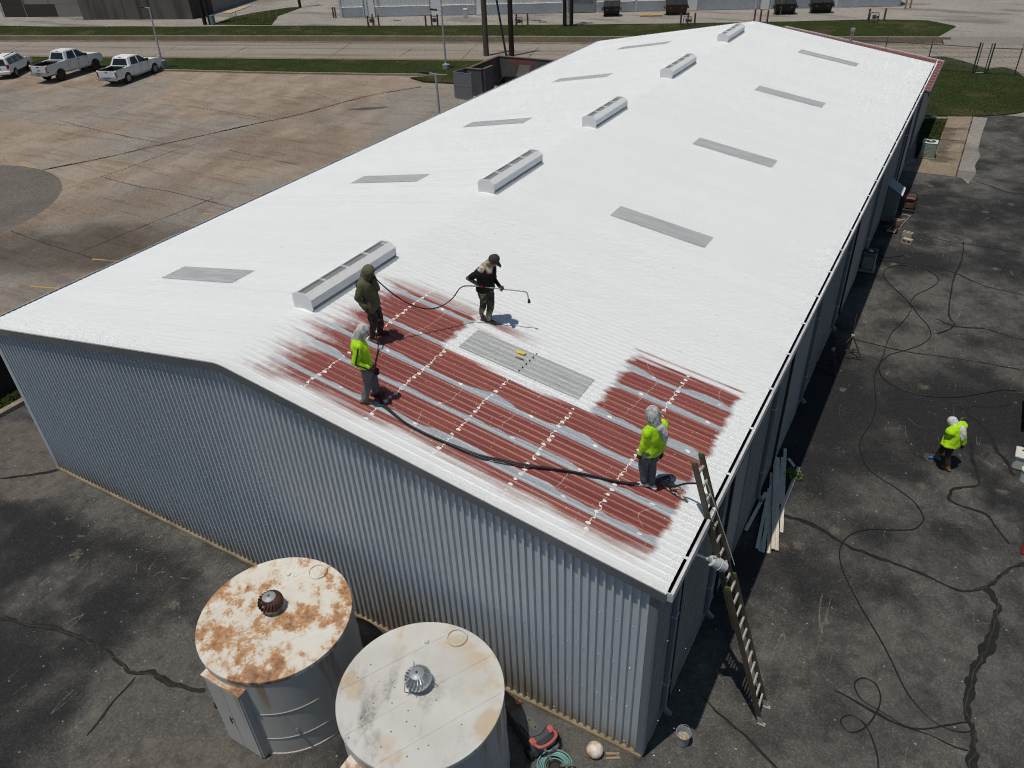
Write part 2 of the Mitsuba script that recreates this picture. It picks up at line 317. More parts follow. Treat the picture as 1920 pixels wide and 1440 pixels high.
# ---------------------------------------------------------------- ground, roads, grass
NEAR_K = [(-79.225, 33.313), (-61.138, 38.303), (-50.695, 40.941), (-41.276, 43.688), (-36.793, 44.995)]
u17 = np.array([.9583, .2857]); v17 = np.array([-.2857, .9583])
def band(a, b, lo, hi, base): return Polygon([tuple(np.array(base) + u17 * s + v17 * t) for s, t in ((a, lo), (b, lo), (b, hi), (a, hi))])
RB = np.array((-48.128, 47.688))                     # a point on the road's near edge
struct('ground', flat(Polygon([(-420, -160), (300, -160), (300, 460), (-420, 460)]), -.03), 'mat_concrete')
struct('asphalt_lot', flat(Polygon([(-22.6, -40), (60, -40), (60, 47.2), (4.3, 48.9), (2.6, 47.8), (1.66, 36.2), (-.5, 36.0), (-.5, 20), (-22.6, 20)]), 0), 'mat_asphalt')
lotp = band(-75, 17.2, -60, -9.3 + .9, RB)
far_lot = Polygon([(-150, -60), (-23.6, -60), (-23.6, 9), (-18, 9), (-18, 45.6)] + [tuple(q) for q in (RB + u17 * 16.6 - v17 * 5.2, RB - u17 * 75 - v17 * 4.6)])
struct('concrete_lot', flat(far_lot, .004), 'mat_lot')
struct('road', flat(band(-140, 140, -.25, 7.0, RB), .006), 'mat_road')
# kerb and grass verge between the lot and the road
kl = [np.array(q) for q in NEAR_K]
k0 = kl[0] - u17 * 60; kend = np.array((-35.134, 45.492)) 
kpath = [tuple(k0)] + [tuple(q) for q in kl]
kerb_line = LineString(kpath + [tuple(kend)])
k = struct('kerb', slab(kerb_line.buffer(.09, cap_style='flat'), 0, .15), 'mat_kerb')
verge = Polygon(kpath + [tuple(kend), tuple(np.array((-37.463, 43.705))), (-35.681, 43.052), (-33.147, 43.434), (-33.432, 44.785), tuple(np.array((-32.841, 46.887))), tuple(RB + u17 * 22 - v17 * .25), tuple(RB - u17 * 96 - v17 * .25)]).buffer(0)
struct('grass_verge', slab(verge, -.02, .13), 'mat_grass')
struct('dirt_edge', flat(band(-96, 40, -.75, -.2, RB), .136), 'mat_dirt')
# raised ground beyond the road: low wall, grass, service lane
ZF = .45
isl_end = np.array((-1.223, 75.574))
s_end = float((isl_end - RB) @ u17)
wl = 7.85
struct('gutter_strip', flat(band(-140, s_end - 1.5, 7.0, wl + .05, RB), .012), 'mat_dirt')
struct('retaining_kerb', slab(band(-140, s_end - 1.0, wl, wl + .22, RB), -.02, ZF + .05), 'mat_kerb')
g0 = wl + .22
def bp(s, t): return tuple(RB + u17 * s + v17 * t)
FG = [[(-100.669, 46.651), (-89.875, 49.104), (-82.013, 51.740), (-76.435, 53.037), (-68.077, 56.130), (-60.144, 58.437), (-49.708, 61.473), (-43.240, 63.658), (-35.405, 66.229), (-25.502, 69.676), (-14.799, 73.902), (-7.679, 77.071), (-3.181, 77.760), (-0.806, 75.695), (-0.437, 74.235)]][0]
isl = Polygon([bp(-110, g0), bp(s_end - 2, g0)] + [tuple(isl_end + np.array((.6, -.3)))] + FG[::-1]).buffer(0)
struct('far_grass', slab(isl, 0, ZF), 'mat_grass')
far = Polygon([bp(-140, g0)] + [bp(s_end - 1.6, g0), bp(s_end - 1.6, g0 + .2), bp(s_end + 60, g0 + 2.2), bp(s_end + 60, 90), bp(-140, 90)])
struct('service_lane', flat(far, ZF - .012), 'mat_concrete')
ramp = grid([[bp(s_end - 1.6, 7.0) + (.008,), bp(s_end + 60, 7.0) + (.008,)], [bp(s_end - 1.6, g0 + .2) + (ZF - .012,), bp(s_end + 60, g0 + 2.2) + (ZF - .012,)]])
struct('driveway', ramp, 'mat_concrete')
wedge = Polygon([(-66.031, 56.887), (-61.180, 63.131), (-71.126, 68.350), (-72.634, 67.158), (-73.021, 60.936), (-72.142, 57.638)])
struct('wedge_lane', flat(Polygon([(-66.156, 57.013), (-60.680, 63.269), (-70.983, 66.790), (-68.316, 60.450)]), ZF + .004), 'mat_concrete')
wg = Polygon([(-73.052, 55.346), (-74.454, 59.815), (-74.126, 62.868), (-72.481, 66.997), (-71.229, 67.520), (-69.681, 61.852), (-66.096, 57.193)]).buffer(.1)
struct('grass_wedge', slab(wg, ZF - .02, ZF + .035), 'mat_grass')
# lawn, path and pale strip by the far right corner
lawn = Polygon([(-0.041, 47.197), (1.863, 47.754), (3.573, 48.615), (4.695, 49.565), (5.678, 50.854), (6.384, 53.149), (6.046, 57.448), (5.064, 58.696), (4.327, 61.334), (3.616, 61.983), (2.614, 61.090), (0.671, 63.413), (-0.532, 64.394), (-1.455, 64.084), (-3.131, 63.520)]).buffer(.15)
struct('lawn', slab(lawn, -.02, .05), 'mat_grass')
struct('dry_strip', flat(Polygon([(-3.131, 63.520), (-1.475, 64.280), (0.642, 63.795), (2.605, 61.267), (4.316, 61.686), (6.355, 58.353), (7.685, 64.863), (4.105, 68.412), (-3.429, 65.938)]), .003), 'mat_road')
pth = struct('path', flat(Polygon([(-0.569, 46.734), (1.204, 47.431), (1.231, 47.126), (1.289, 42.317), (1.333, 38.482), (0.538, 38.531), (0.555, 36.127), (2.553, 36.115), (2.565, 47.841), (1.188, 47.615), (-0.655, 47.473)]), .012), 'mat_path')
struct('grass_patch', slab(Polygon([(-0.181, 46.256), (1.228, 46.813), (1.264, 38.644), (0.893, 38.680), (0.361, 38.456)]), -.02, .03), 'mat_grass')
struct('concrete_strip', flat(Polygon([(2.553, 36.115), (2.565, 47.841), (3.376, 47.910), (3.279, 45.014), (3.251, 43.122), (3.257, 41.250), (3.433, 40.039), (3.281, 38.375), (3.411, 37.090), (3.169, 35.292), (2.878, 36.000)]), .008), 'mat_concrete')
# joints of the path and the strip, sealed cracks of the asphalt (traced on the ground)
for i, q in enumerate([[(1.102, 42.241), (2.587, 42.528)], [(1.005, 39.908), (2.582, 40.368)], [(1.123, 44.722), (2.556, 44.952)], [(2.553, 36.115), (2.565, 47.841)]]):
    part('path', 'joint_or_shadow', ribbon(q, .05, .017, .2, i), 'mat_joint')
CR = [(.10, [(-14.554, -4.105), (-13.654, -3.866), (-12.972, -3.638), (-11.788, -3.500), (-10.958, -3.529), (-10.401, -3.565), (-10.033, -3.367), (-9.449, -3.349), (-8.626, -3.122)]),
      (.13, [(-19.518, -1.152), (-19.055, -0.782), (-18.613, -0.395), (-18.269, -0.058)]),
      (.09, [(-1.906, 7.728), (0.109, 7.831), (0.424, 7.695), (1.399, 7.767), (2.541, 7.399), (3.957, 7.310), (4.951, 7.171), (5.439, 7.519), (5.911, 8.404), (6.231, 8.792)]),
      (.17, [(5.474, 7.538), (5.688, 7.216), (5.700, 6.557), (5.597, 5.871), (5.409, 5.075), (5.319, 4.462), (5.324, 3.927), (5.477, 3.499), (5.502, 3.105), (5.489, 2.628)]),
      (.07, [(0.764, 17.559), (1.817, 17.486), (2.765, 17.508), (4.145, 17.757), (5.888, 17.906)]),
      (.08, [(3.145, 20.310), (3.805, 19.995), (4.741, 20.244), (5.295, 20.109), (5.994, 19.989)]), (.06, [(3.805, 19.995), (3.562, 19.533), (3.316, 19.142)]),
      (.06, [(3.800, 20.062), (3.526, 20.930), (3.462, 22.740), (3.463, 24.238), (3.590, 25.907), (3.517, 27.807)]),
      (.06, [(0.595, 24.508), (1.938, 24.583), (3.244, 24.570), (4.548, 23.744), (5.860, 23.568)]),
      (.10, [(4.291, 14.923), (4.492, 14.693), (4.825, 14.325), (5.179, 13.833), (5.407, 13.161), (5.688, 12.647), (5.891, 12.078)]), (.07, [(4.490, 14.720), (4.753, 15.072), (5.157, 15.249), (5.656, 15.611)]),
      (.07, [(4.790, 13.136), (4.850, 12.402), (5.004, 11.842), (5.100, 11.408), (5.043, 11.207), (4.542, 10.841), (4.453, 10.522), (4.470, 10.323), (4.752, 10.185), (5.306, 10.155), (5.516, 9.840), (5.721, 9.498), (5.875, 9.252)]),
      (.05, [(0.630, 1.745), (1.024, 1.554), (1.588, 1.343), (2.025, 1.130), (2.369, 0.962)]), (.05, [(2.935, 3.174), (4.142, 2.984), (4.772, 3.033), (5.085, 2.999), (5.447, 3.035)]),
      (.05, [(1.043, 28.056), (1.872, 27.902), (2.690, 27.630), (3.971, 27.592), (5.689, 27.600)]), (.07, [(2.563, 36.273), (3.448, 35.862), (4.213, 35.341), (4.808, 34.856), (5.605, 34.803)]),
      (.05, [(-10.275, -3.617), (-10.220, -3.930), (-10.161, -4.324), (-10.034, -4.755), (-9.988, -4.993)])]
for i, (w, q) in enumerate(CR): part('asphalt_lot', 'sealed_crack', ribbon(q, w, .006, .25, i), 'mat_tar')
for i, q in ((0, CR[0][1]), (3, CR[3][1]), (2, CR[2][1][-4:])): part('asphalt_lot', 'crack_moss', ribbon(q, .024, .009, 1.2, 20 + i), mat('mat_moss', lambda p, n, uv: mix((.018, .018, .012), (.050, .050, .028), noise(p.x * 12, p.y * 12)), .95) if 'mat_moss' not in scene else 'mat_moss')
LJ = [(.16, [(-46.241, 14.740), (-44.963, 17.315), (-43.612, 20.039), (-42.470, 23.159), (-41.146, 26.422), (-40.057, 29.241), (-38.803, 32.125), (-37.975, 35.764), (-37.155, 38.500), (-35.780, 40.709), (-35.075, 41.841)]), (.05, [(-42.505, 12.518), (-40.894, 14.633), (-40.647, 17.161), (-40.548, 18.894), (-40.572, 22.435), (-40.341, 25.246)]),  # dark strips painted where shadows of power lines cross the lot
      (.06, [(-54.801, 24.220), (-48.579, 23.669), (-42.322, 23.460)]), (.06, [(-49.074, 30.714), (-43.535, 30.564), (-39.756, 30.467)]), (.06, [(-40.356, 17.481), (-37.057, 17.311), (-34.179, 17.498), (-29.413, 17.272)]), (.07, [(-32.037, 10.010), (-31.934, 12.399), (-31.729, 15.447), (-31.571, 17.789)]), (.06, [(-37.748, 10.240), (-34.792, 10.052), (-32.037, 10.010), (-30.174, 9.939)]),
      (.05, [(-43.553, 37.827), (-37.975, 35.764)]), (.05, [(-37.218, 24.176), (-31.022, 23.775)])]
for i, (w, q) in enumerate(LJ): part('concrete_lot', 'joint_or_shadow', ribbon(q, w, .009, .2, 40 + i), 'mat_tar' if i == 0 else 'mat_joint')
# road joints
for i, (a, b) in enumerate([((-85.307, 37.972), (-87.550, 42.878)), ((-67.029, 41.535), (-68.903, 46.569)), ((-59.731, 44.478), (-61.633, 49.721)), ((-49.496, 47.225), (-52.471, 54.811)), ((-43.498, 50.170), (-44.610, 53.904)), ((-37.461, 51.297), (-40.177, 58.679)), ((-32.183, 53.746), (-33.425, 58.019)), ((-3.002, 69.204), (-0.976, 65.062))]):
    part('road', 'joint_or_shadow', ribbon([a, tuple((np.array(a) + b) / 2), b], .07, .011, .2, 70 + i), 'mat_joint')
# yellow stall lines
for i, (a, b) in enumerate([((-57.588, 33.179), (-59.524, 38.020)), ((-54.858, 34.002), (-56.495, 38.470)), ((-51.627, 34.654), (-53.181, 39.040)), ((-48.675, 35.572), (-49.987, 39.982)), ((-45.614, 36.359), (-47.278, 41.349)), ((-42.700, 37.445), (-44.287, 41.828)), ((-61.614, 32.070), (-64.028, 37.722)),
                             ((-30.835, 6.904), (-29.414, 7.363)), ((-30.803, 9.892), (-29.151, 10.356)), ((-30.355, 15.986), (-29.307, 16.380)), ((-30.686, 18.776), (-29.198, 19.347)), ((-30.387, 21.791), (-29.297, 22.356)), ((-50.146, 17.062), (-45.129, 16.727))]):
    a, b = np.array(a), np.array(b); d = (b - a) / np.linalg.norm(b - a); nn = np.array((-d[1], d[0])) * .05
    part('concrete_lot', 'stall_line', flat(Polygon([tuple(a + nn), tuple(b + nn), tuple(b - nn), tuple(a - nn)]), .011), 'mat_yellow_line')
# round grey patch in the lot
t = np.linspace(0, 2 * np.pi, 60)
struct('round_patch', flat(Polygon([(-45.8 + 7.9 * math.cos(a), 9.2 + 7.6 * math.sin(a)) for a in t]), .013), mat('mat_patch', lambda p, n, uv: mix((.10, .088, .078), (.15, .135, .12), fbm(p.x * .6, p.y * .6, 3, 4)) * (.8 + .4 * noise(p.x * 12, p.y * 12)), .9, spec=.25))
# grass bed and kerb left of the building
struct('bed_kerb', slab(Polygon([(-22.75, -6), (-22.5, -6), (-22.5, 7), (-22.75, 7)]), -.02, .14), 'mat_kerb')
struct('grass_bed', slab(Polygon([(-23.5, -6), (-22.75, -6), (-22.75, 7), (-23.5, 7)]), -.02, .1), 'mat_grass')

# short blades scattered over the grass
def tufts(poly, z, n, h, seed):
    r = np.random.default_rng(seed); x0, y0, x1, y1 = poly.bounds
    xy = np.c_[r.uniform(x0, x1, n * 4), r.uniform(y0, y1, n * 4)]
    xy = xy[shapely.contains_xy(poly, xy[:, 0], xy[:, 1])][:n]; k = len(xy)
    a = r.uniform(0, 6.28, k); w = r.uniform(.02, .05, k); hh = h * r.uniform(.5, 1.3, k); le = r.normal(size=(k, 2)) * .05
    b = np.c_[xy, np.full(k, z)]; d = np.c_[np.cos(a) * w, np.sin(a) * w, np.zeros(k)]
    v = np.stack([b - d, b + d, b + np.c_[le, hh]], 1).reshape(-1, 3)
    return trimesh.Trimesh(v, np.arange(3 * k).reshape(-1, 3), process=False)
GR = [tufts(verge, .12, 26000, .05, 1), tufts(isl, ZF - .01, 22000, .05, 2), tufts(lawn, .04, 26000, .035, 3), tufts(Polygon([(-23.5, -2), (-22.75, -2), (-22.75, 6), (-23.5, 6)]), .09, 2500, .10, 4), tufts(Polygon([(-0.181, 46.256), (1.228, 46.813), (1.264, 38.644), (0.893, 38.680), (0.361, 38.456)]), .02, 2500, .07, 5), tufts(wg, ZF, 3000, .1, 6)]
struct('grass', cat(GR), 'mat_blade', kind='stuff'); labels['grass'] = {'label': 'short rough grass on the verges, lawn and island', 'category': 'grass', 'kind': 'stuff'}

# ---------------------------------------------------------------- the building
B = thing('metal_building', 'long grey ribbed metal building with a half coated white and red roof', 'building')
PER = .1524
def rib(u0, u1, h, base=.58, side=.12):
    """profile points (u, height) of ribbed sheet between u0 and u1, ribs on multiples of PER"""
    out = []; k = math.floor(u0 / PER) - 1
    while k * PER < u1 + PER:
        s = k * PER
        for f, hh in ((0, 0), (base - side, 0), (base, h), (1 - side, h)): out.append((s + f * PER, hh))
        k += 1
    out = [q for q in out if u0 < q[0] < u1]
    def at(u):
        f = (u / PER) % 1
        return h * float(np.interp(f, [0, base - side, base, 1 - side, 1], [0, 0, 1, 1, 0]))
    return [(u0, at(u0))] + out + [(u1, at(u1))]
def ribr(u0, u1, h): return rib(u0, u1, h, .72, .18)
EX = .16
xs_r = [EX, -.6, -2, -4, -6, -8, -W / 2 + .2, -W / 2 + .15, -W / 2 + .1, -W / 2 + .05, -W / 2]
xs_l = [-W - EX, -W + .6, -W + 2, -W + 4, -W + 6, -W + 8, -W / 2 - .2, -W / 2 - .15, -W / 2 - .1, -W / 2 - .05, -W / 2]
def roof_sheet(y0, y1, xs, up=0., h=.0125):
    pr = ribr(y0, y1, h)
    g = [[(x, y, rz(x) + hh + up) for x in xs] for y, hh in pr]
    m = grid(g)
    if m.face_normals[:, 2].mean() < 0: m.invert()
    return m
y = -.10; i = 0
while y < L + .09:
    y1 = min((math.floor((y + .04) / .762) + 1) * .762 - .03, L + .1)
    part(B, 'roof_panel', roof_sheet(y, y1 + .02, xs_r, 0.002 * (i % 2)), 'mat_roof_edge' if y < 6 else 'mat_roof')
    part(B, 'roof_panel', roof_sheet(y, y1 + .02, xs_l, 0.002 * (i % 2)), 'mat_roof')
    y = y1; i += 1
# skylight panels, right and left slope
for j, yy in enumerate((3.25, 11.1, 18.18, 26.08, 33.85)):
    for xs in ([-2.97, -4, -5, -5.78], [-W + 2.97, -W + 4, -W + 5, -W + 5.82]):
        s = part(B, 'skylight_panel', roof_sheet(yy, yy + .78, xs, .012), 'mat_skylight', label='grey translucent skylight panel')
        if j == 0 and xs[0] > -9:
            part(s, 'sticker', move(box(-.11, .11, -.045, .045, 0, .006), (-4.62, 3.86, rz(-4.62) + .034)), 'mat_sticker')
            part(s, 'scuff', move(box(-.10, .10, -.02, .02, 0, .006), (-4.55, 3.68, rz(-4.55) + .034)), 'mat_foundation')
            for q in range(6): part(s, 'screw', move(lathe([(.018, 0), (.014, .012), (0, .014)], 10), (-4.35 + .004 * q, 3.30 + q * .145, rz(-4.35) + .032)), 'mat_hole')
# ridge vents
xr = -W / 2
VP = [(-.30, -.16), (-.33, .20), (-.27, .34), (-.12, .47), (.12, .47), (.27, .34), (.33, .20), (.30, -.16)]
for j, (y0, y1) in enumerate(((2.35, 5.35), (10.0, 12.95), (16.95, 19.75), (24.6, 27.65), (32.45, 35.3))):
    zc = R
    def vx(q): return [(xr + a * .80, zc + .0 + b * .78) for a, b in q]
    v = part(B, 'ridge_vent', prism(vx([(-.31, -.12), (-.33, .30), (-.28, .40), (-.16, .45), (-.16, .36), (.13, .36), (.13, .46), (.34, .31), (.34, .08), (.26, .07), (.24, -.1)]), 'y', y0 + .02, y1 - .02), 'mat_white_metal', label='white ridge vent with an open top')
    part(v, 'throat', box(xr - .126, xr + .102, y0 + .05, y1 - .05, zc + .282, zc + .296), 'mat_throat')
    for q in (y0, y1 - .02): part(v, 'end_plate', prism(vx([(-.33, -.2), (-.345, .31), (-.29, .415), (-.16, .465), (.14, .47), (.35, .32), (.35, .04), (.24, -.16)]), 'y', q, q + .02), 'mat_white_metal')
    for q in range(1, 4):
        yq = y0 + (y1 - y0) * q / 4; part(v, 'bracket', box(xr - .127, xr + .103, yq - .015, yq + .015, zc + .297, zc + .356), 'mat_white_metal')
    part(v, 'base_flashing', prism(vx([(.25, -.1), (.42, -.10), (.42, -.02), (.27, .05)]), 'y', y0 + .03, y1 - .03), 'mat_galv')
# rake trim at the front gable
def rake(y0, y1, d0, d1):
    up = [(x, rz(x) + d1) for x in np.r_[np.linspace(EX + .01, xr + .5, 3), np.linspace(xr + .4, xr - .4, 9), np.linspace(xr - .5, -W - EX - .01, 3)]]
    return prism(up + [(x, z - d1 + d0) for x, z in up[::-1]], 'y', y0, y1)
part(B, 'rake_trim', rake(-.125, -.09, -.20, -.004), 'mat_trim', label='dark grey trim along the front gable'); part(B, 'rake_cap', rake(-.128, -.02, -.002, .026), 'mat_white_metal'); part(B, 'rake_soffit', rake(-.088, -.03, -.14, -.03), 'mat_trim')
part(B, 'rake_trim', rake(L + .09, L + .125, -.20, .03), 'mat_trim')
# gable wall panels
n_p = 20; pw = 6 * PER
for i in range(21):
    x0, x1 = max(-W, -W + i * pw), min(0, -W + (i + 1) * pw)
    if x1 - x0 < .02: continue
    pr = [(u - W, h) for u, h in rib(x0 + W, x1 + W, .05, .66, .08)]
    g = [[(x, -h - .002 * (i % 2), z) for z in (.09, 1.6, 3.2, rz(x) - .03)] for x, h in pr]
    m = grid(g)
    if m.face_normals[:, 1].mean() > 0: m.invert()
    s = part(B, 'gable_panel', m, 'mat_wall')
    sc = [move(lathe([(.012, 0), (.009, .008), (0, .01)], 6), tilt=(math.pi / 2, [1, 0, 0]), loc=(x0 + .04 + .305 * q, -.003, z)) for q in range(3) for z in (.2, 1.35, 2.5, 3.65)]
    part(s, 'screws', cat(sc), 'mat_galv', kind='stuff')
part(B, 'foundation', [box(-W - .05, .02, -.085, .3, -.1, .09, .02), box(-W - .05, -W + .3, .3, L, -.1, .09, .02), box(-.3, .035, .3, L, -.1, .085, .02)], 'mat_foundation')
part(B, 'corner_trim', [box(-.11, .022, -.05, -.036, .09, rz(0) - .06), box(.022, .05, -.05, .14, .09, rz(0) - .06)], 'mat_downspout')
part(B, 'corner_trim', box(-W - .05, -W + .1, -.05, -.036, .09, rz(0) - .06), 'mat_wall')
# right wall panels, left and back walls
i = 0
for y0 in np.arange(.1, L, pw):
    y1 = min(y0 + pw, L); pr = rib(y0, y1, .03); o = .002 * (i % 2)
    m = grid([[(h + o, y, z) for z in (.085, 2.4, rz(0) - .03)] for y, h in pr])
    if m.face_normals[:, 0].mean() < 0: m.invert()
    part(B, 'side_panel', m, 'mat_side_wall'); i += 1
m = grid([[(-W - h, y, z) for z in (.085, 2.4, rz(0) - .03)] for y, h in rib(0, L, .03)]); part(B, 'left_wall', m, 'mat_wall')
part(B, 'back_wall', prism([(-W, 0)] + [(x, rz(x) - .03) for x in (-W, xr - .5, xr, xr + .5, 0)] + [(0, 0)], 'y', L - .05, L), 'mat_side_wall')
# eave gutters: a trough, its dark bottom and the straps across it
g = part(B, 'gutter', [box(.06, .075, -.1, L + .1, H - .17, H - .05, .003), box(.255, .275, -.1, L + .1, H - .17, H + .002, .004), box(.222, .275, -.1, L + .1, H + .002, H + .012, .003), box(.06, .27, -.1, L + .1, H - .185, H - .17, .003), box(.06, .275, -.1, -.085, H - .17, H + .004, .003)], 'mat_gutter')
part(g, 'trough_bottom', box(.076, .254, -.08, L + .08, H - .168, H - .160, .002), 'mat_gutter_in')
q = .72
while q < L:
    part(g, 'strap', box(.12, .262, q - .03, q + .03, H - .012, H + .004, .004), 'mat_white_metal'); q += 1.52 if q > 2 else 1.15
e = part(B, 'left_gutter', [box(-W - .275, -W - .255, -.1, L + .1, H - .15, H - .02, .004), box(-W - .27, -W - .06, -.1, L + .1, H - .17, H - .15, .003)], 'mat_gutter')
part(e, 'trough_bottom', box(-W - .254, -W - .08, -.08, L + .08, H - .148, H - .138, .002), 'mat_gutter_in')

# ================================================================ fittings of the right wall
for y0 in (.9, 3.55, 7.75, 12.6, 17.4, 23.6, 31.2, 36.4):
    d = part(B, 'downspout', [box(.036, .13, y0 - .06, y0 + .06, .35, H - .2, .012), beam((.08, y0, .40), (.22, y0, .26), .11, .08, (0, 1, 0))], 'mat_downspout', label='blue grey downspout on the long side wall')
    for z in (1.2, 3.2): part(d, 'strap', box(.034, .137, y0 - .08, y0 + .08, z, z + .04, .004), 'mat_galv')
for y0, y1 in ((4.4, 5.5), (9.6, 13.0 - .9), (19.0, 22.2), (33.0, 35.2)):
    d = part(B, 'sliding_door', box(.036, .075, y0, y1, .1, 3.9, .006), 'mat_side_wall', label='flat grey sliding door in the long side wall')
    part(d, 'track', box(.036, .12, y0 - .3, y1 + .3, 3.9, 4.05, .01), 'mat_trim')
    part(d, 'edge_trim', box(.036, .085, y0 - .09, y0 - .004, .1, 3.9, .006), 'mat_dark'); part(d, 'edge_trim', box(.036, .085, y1 + .004, y1 + .09, .1, 3.9, .006), 'mat_trim')
c = part(B, 'conduit', tube(curve([(.07, 1.25, .1), (.07, 1.25, 2), (.07, 1.25, 3.9), (.075, 1.24, 4.25), (.10, 1.28, 4.36), (.14, 1.36, 4.36)], 5), .018), 'mat_dark')
part(B, 'junction_box', box(.036, .1, 1.1, 1.2, 4.0, 4.15), 'mat_dark')
# annex with its own lower roof beyond the far gable
ax, ay0, ay1 = .22, L + .13, 46.2
def az(x): return 3.40 + .153 * (ax - x) if x > xr else 3.40 + .153 * (ax - (2 * xr - x))
A = part(B, 'annex', [box(-W, 0, ay0, ay1 - .25, -.1, 3.2, .02)], 'mat_side_wall', label='lower annex behind the far gable')
y = ay0; k = 0
while y < ay1 - .05:
    y1 = min(y + .70, ay1)
    for xs in ([ax, -3, -6, xr], [-W - .2, -W + 3, -W + 6, xr]):
        m = grid([[(x, yy, az(x) + hh) for x in xs] for yy, hh in ((y, 0), (y + .02, .02), (y1 - .06, .02), (y1 - .04, 0))])
        if m.face_normals[:, 2].mean() < 0: m.invert()
        part(A, 'roof_panel', m, 'mat_annex_roof')
        m = grid([[(x, yy, az(x) + .012) for x in xs] for yy in (y1 - .045, y1 - .002)])
        if m.face_normals[:, 2].mean() < 0: m.invert()
        part(A, 'white_seam', m, 'mat_white_metal')
    y = y1; k += 1
part(A, 'sealant_line', prism([(ax - .34, az(ax - .34) + .024), (ax - .30, az(ax - .3) + .024), (ax - .30, az(ax - .3) + .032), (ax - .34, az(ax - .34) + .032)], 'y', ay0, ay1), 'mat_white_metal')
part(A, 'eave_trim', box(ax + .002, ax + .06, ay0, ay1, 3.24, 3.44), 'mat_trim')
up = [(x, az(x) + .03) for x in (ax + .05, xr + .01)]
part(A, 'rake_trim', prism(up + [(x, z - .2) for x, z in up[::-1]], 'y', ay1, ay1 + .12), mat('mat_lilac_trim', (.42, .40, .44), .5))
vp = part(A, 'vent_pipe', [rod((-5.0, 45.2, az(-5.0) - .05), (-5.0, 45.2, az(-5.0) + .75), .09), rod((-5.0, 45.2, az(-5.0) + .75), (-5.0, 45.2, az(-5.0) + .92), .14, .12)], 'mat_galv')

# ================================================================ light on an arm at the corner
t = thing('wall_light', 'pale grey finned light on an arm over the leaning ladder', 'light')
part(t, 'arm', tube([(.15, 1.37, 4.36), (.25, 1.44, 4.28), (.37, 1.53, 4.17)], .022), 'mat_white_metal')
part(t, 'collar', rod((.35, 1.515, 4.19), (.45, 1.585, 4.1), .04), 'mat_galv')
a, d = np.array((.47, 1.60, 4.08)), np.array((.62, .45, -.62)); d /= np.linalg.norm(d)
hd = part(t, 'housing', [rod(a - d * .08, a + d * .06, .095, .1, 16), rod(a + d * .06, a + d * .24, .062, .062, 16)], mat('mat_lamp_grey', (.52, .54, .56), .4))
for q in range(5): part(hd, 'cooling_fin', rod(a + d * (.085 + .036 * q), a + d * (.100 + .036 * q), .115 - .004 * q, n=18), 'mat_lamp_grey')
part(hd, 'light_sensor', lathe([(0, .13), (.03, .12), (.034, .09), (.034, 0)][::-1], 12, tuple(a + (0, 0, .02))), 'mat_galv')

# ================================================================ extension ladder
t = thing('extension_ladder', 'tall dark extension ladder leaning against the eave beside the light', 'ladder')
mat('mat_rail', lambda p, n, uv: mix((.035, .034, .028), (.085, .065, .042), fbm(p.x * 3, p.y * 3, p.z * 2, 3)), .5)
mat('mat_rung', (.42, .40, .36), .5); mat('mat_alu', lambda p, n, uv: mix((.34, .33, .31), (.50, .49, .46), noise(p.x * 9, p.y * 9, p.z * 9)), .4, metal=.4); mat('mat_green_cap', (.06, .11, .03), .6)
fl, fr = np.array((1.83, 1.72, 0.)), np.array((1.82, 2.14, 0.)); tl, tr = np.array((-.07, 1.70, 6.02)), np.array((-.06, 2.08, 5.98))
d = (tl - fl) / np.linalg.norm(tl - fl); LN = float(np.linalg.norm(tl - fl)); nrm = np.cross((0, 1, 0), d); nrm /= np.linalg.norm(nrm)
if nrm[0] < 0: nrm = -nrm
for nm, a0, a1, off, ins in (('base_section', .03, .57, .0, 0.), ('fly_section', .40, 1., -.055, .028)):
    sid = (fr - fl) / np.linalg.norm(fr - fl)
    f0, f1 = fl + sid * ins, fr - sid * ins; g0_, g1_ = tl + sid * ins, tr - sid * ins
    for p0, p1 in ((f0, g0_), (f1, g1_)):
        e0, e1 = p0 + (p1 - p0) * a0 + nrm * off, p0 + (p1 - p0) * a1 + nrm * off
        r = part(t, 'rail', beam(e0, e1, .034, .10, nrm), 'mat_rail')
        if nm == 'fly_section': part(r, 'end_cap', beam(e1 - d * .04, e1 + d * .02, .036, .088, nrm), 'mat_green_cap')
        else: part(r, 'end_cap', beam(e1 - d * .05, e1 + d * .03, .038, .09, nrm), 'mat_green_cap')
    q = a0 * LN + .2
    while q < a1 * LN - .1:
        m0, m1 = f0 + (g0_ - f0) * q / LN + nrm * off, f1 + (g1_ - f1) * q / LN + nrm * off
        part(t, 'rung', beam(m0, m1, .045, .034, nrm), 'mat_rung'); q += .305
for p0 in (fl, fr):
    part(t, 'foot', [beam(p0 + (0, 0, .012), p0 + d * .22, .045, .09, nrm), box(p0[0] - .07, p0[0] + .09, p0[1] - .04, p0[1] + .04, 0.007, .03)], 'mat_alu')
part(t, 'pulley_rope', tube(curve([tl + d * -.5 + (0, .2, 0), tl + d * -.9 + (.05, .18, 0), tl + d * -1.6 + (.1, .2, 0), tl + d * -2.3 + (.14, .22, .0)], 6), .008), mat('mat_rope', (.4, .38, .32), .9))

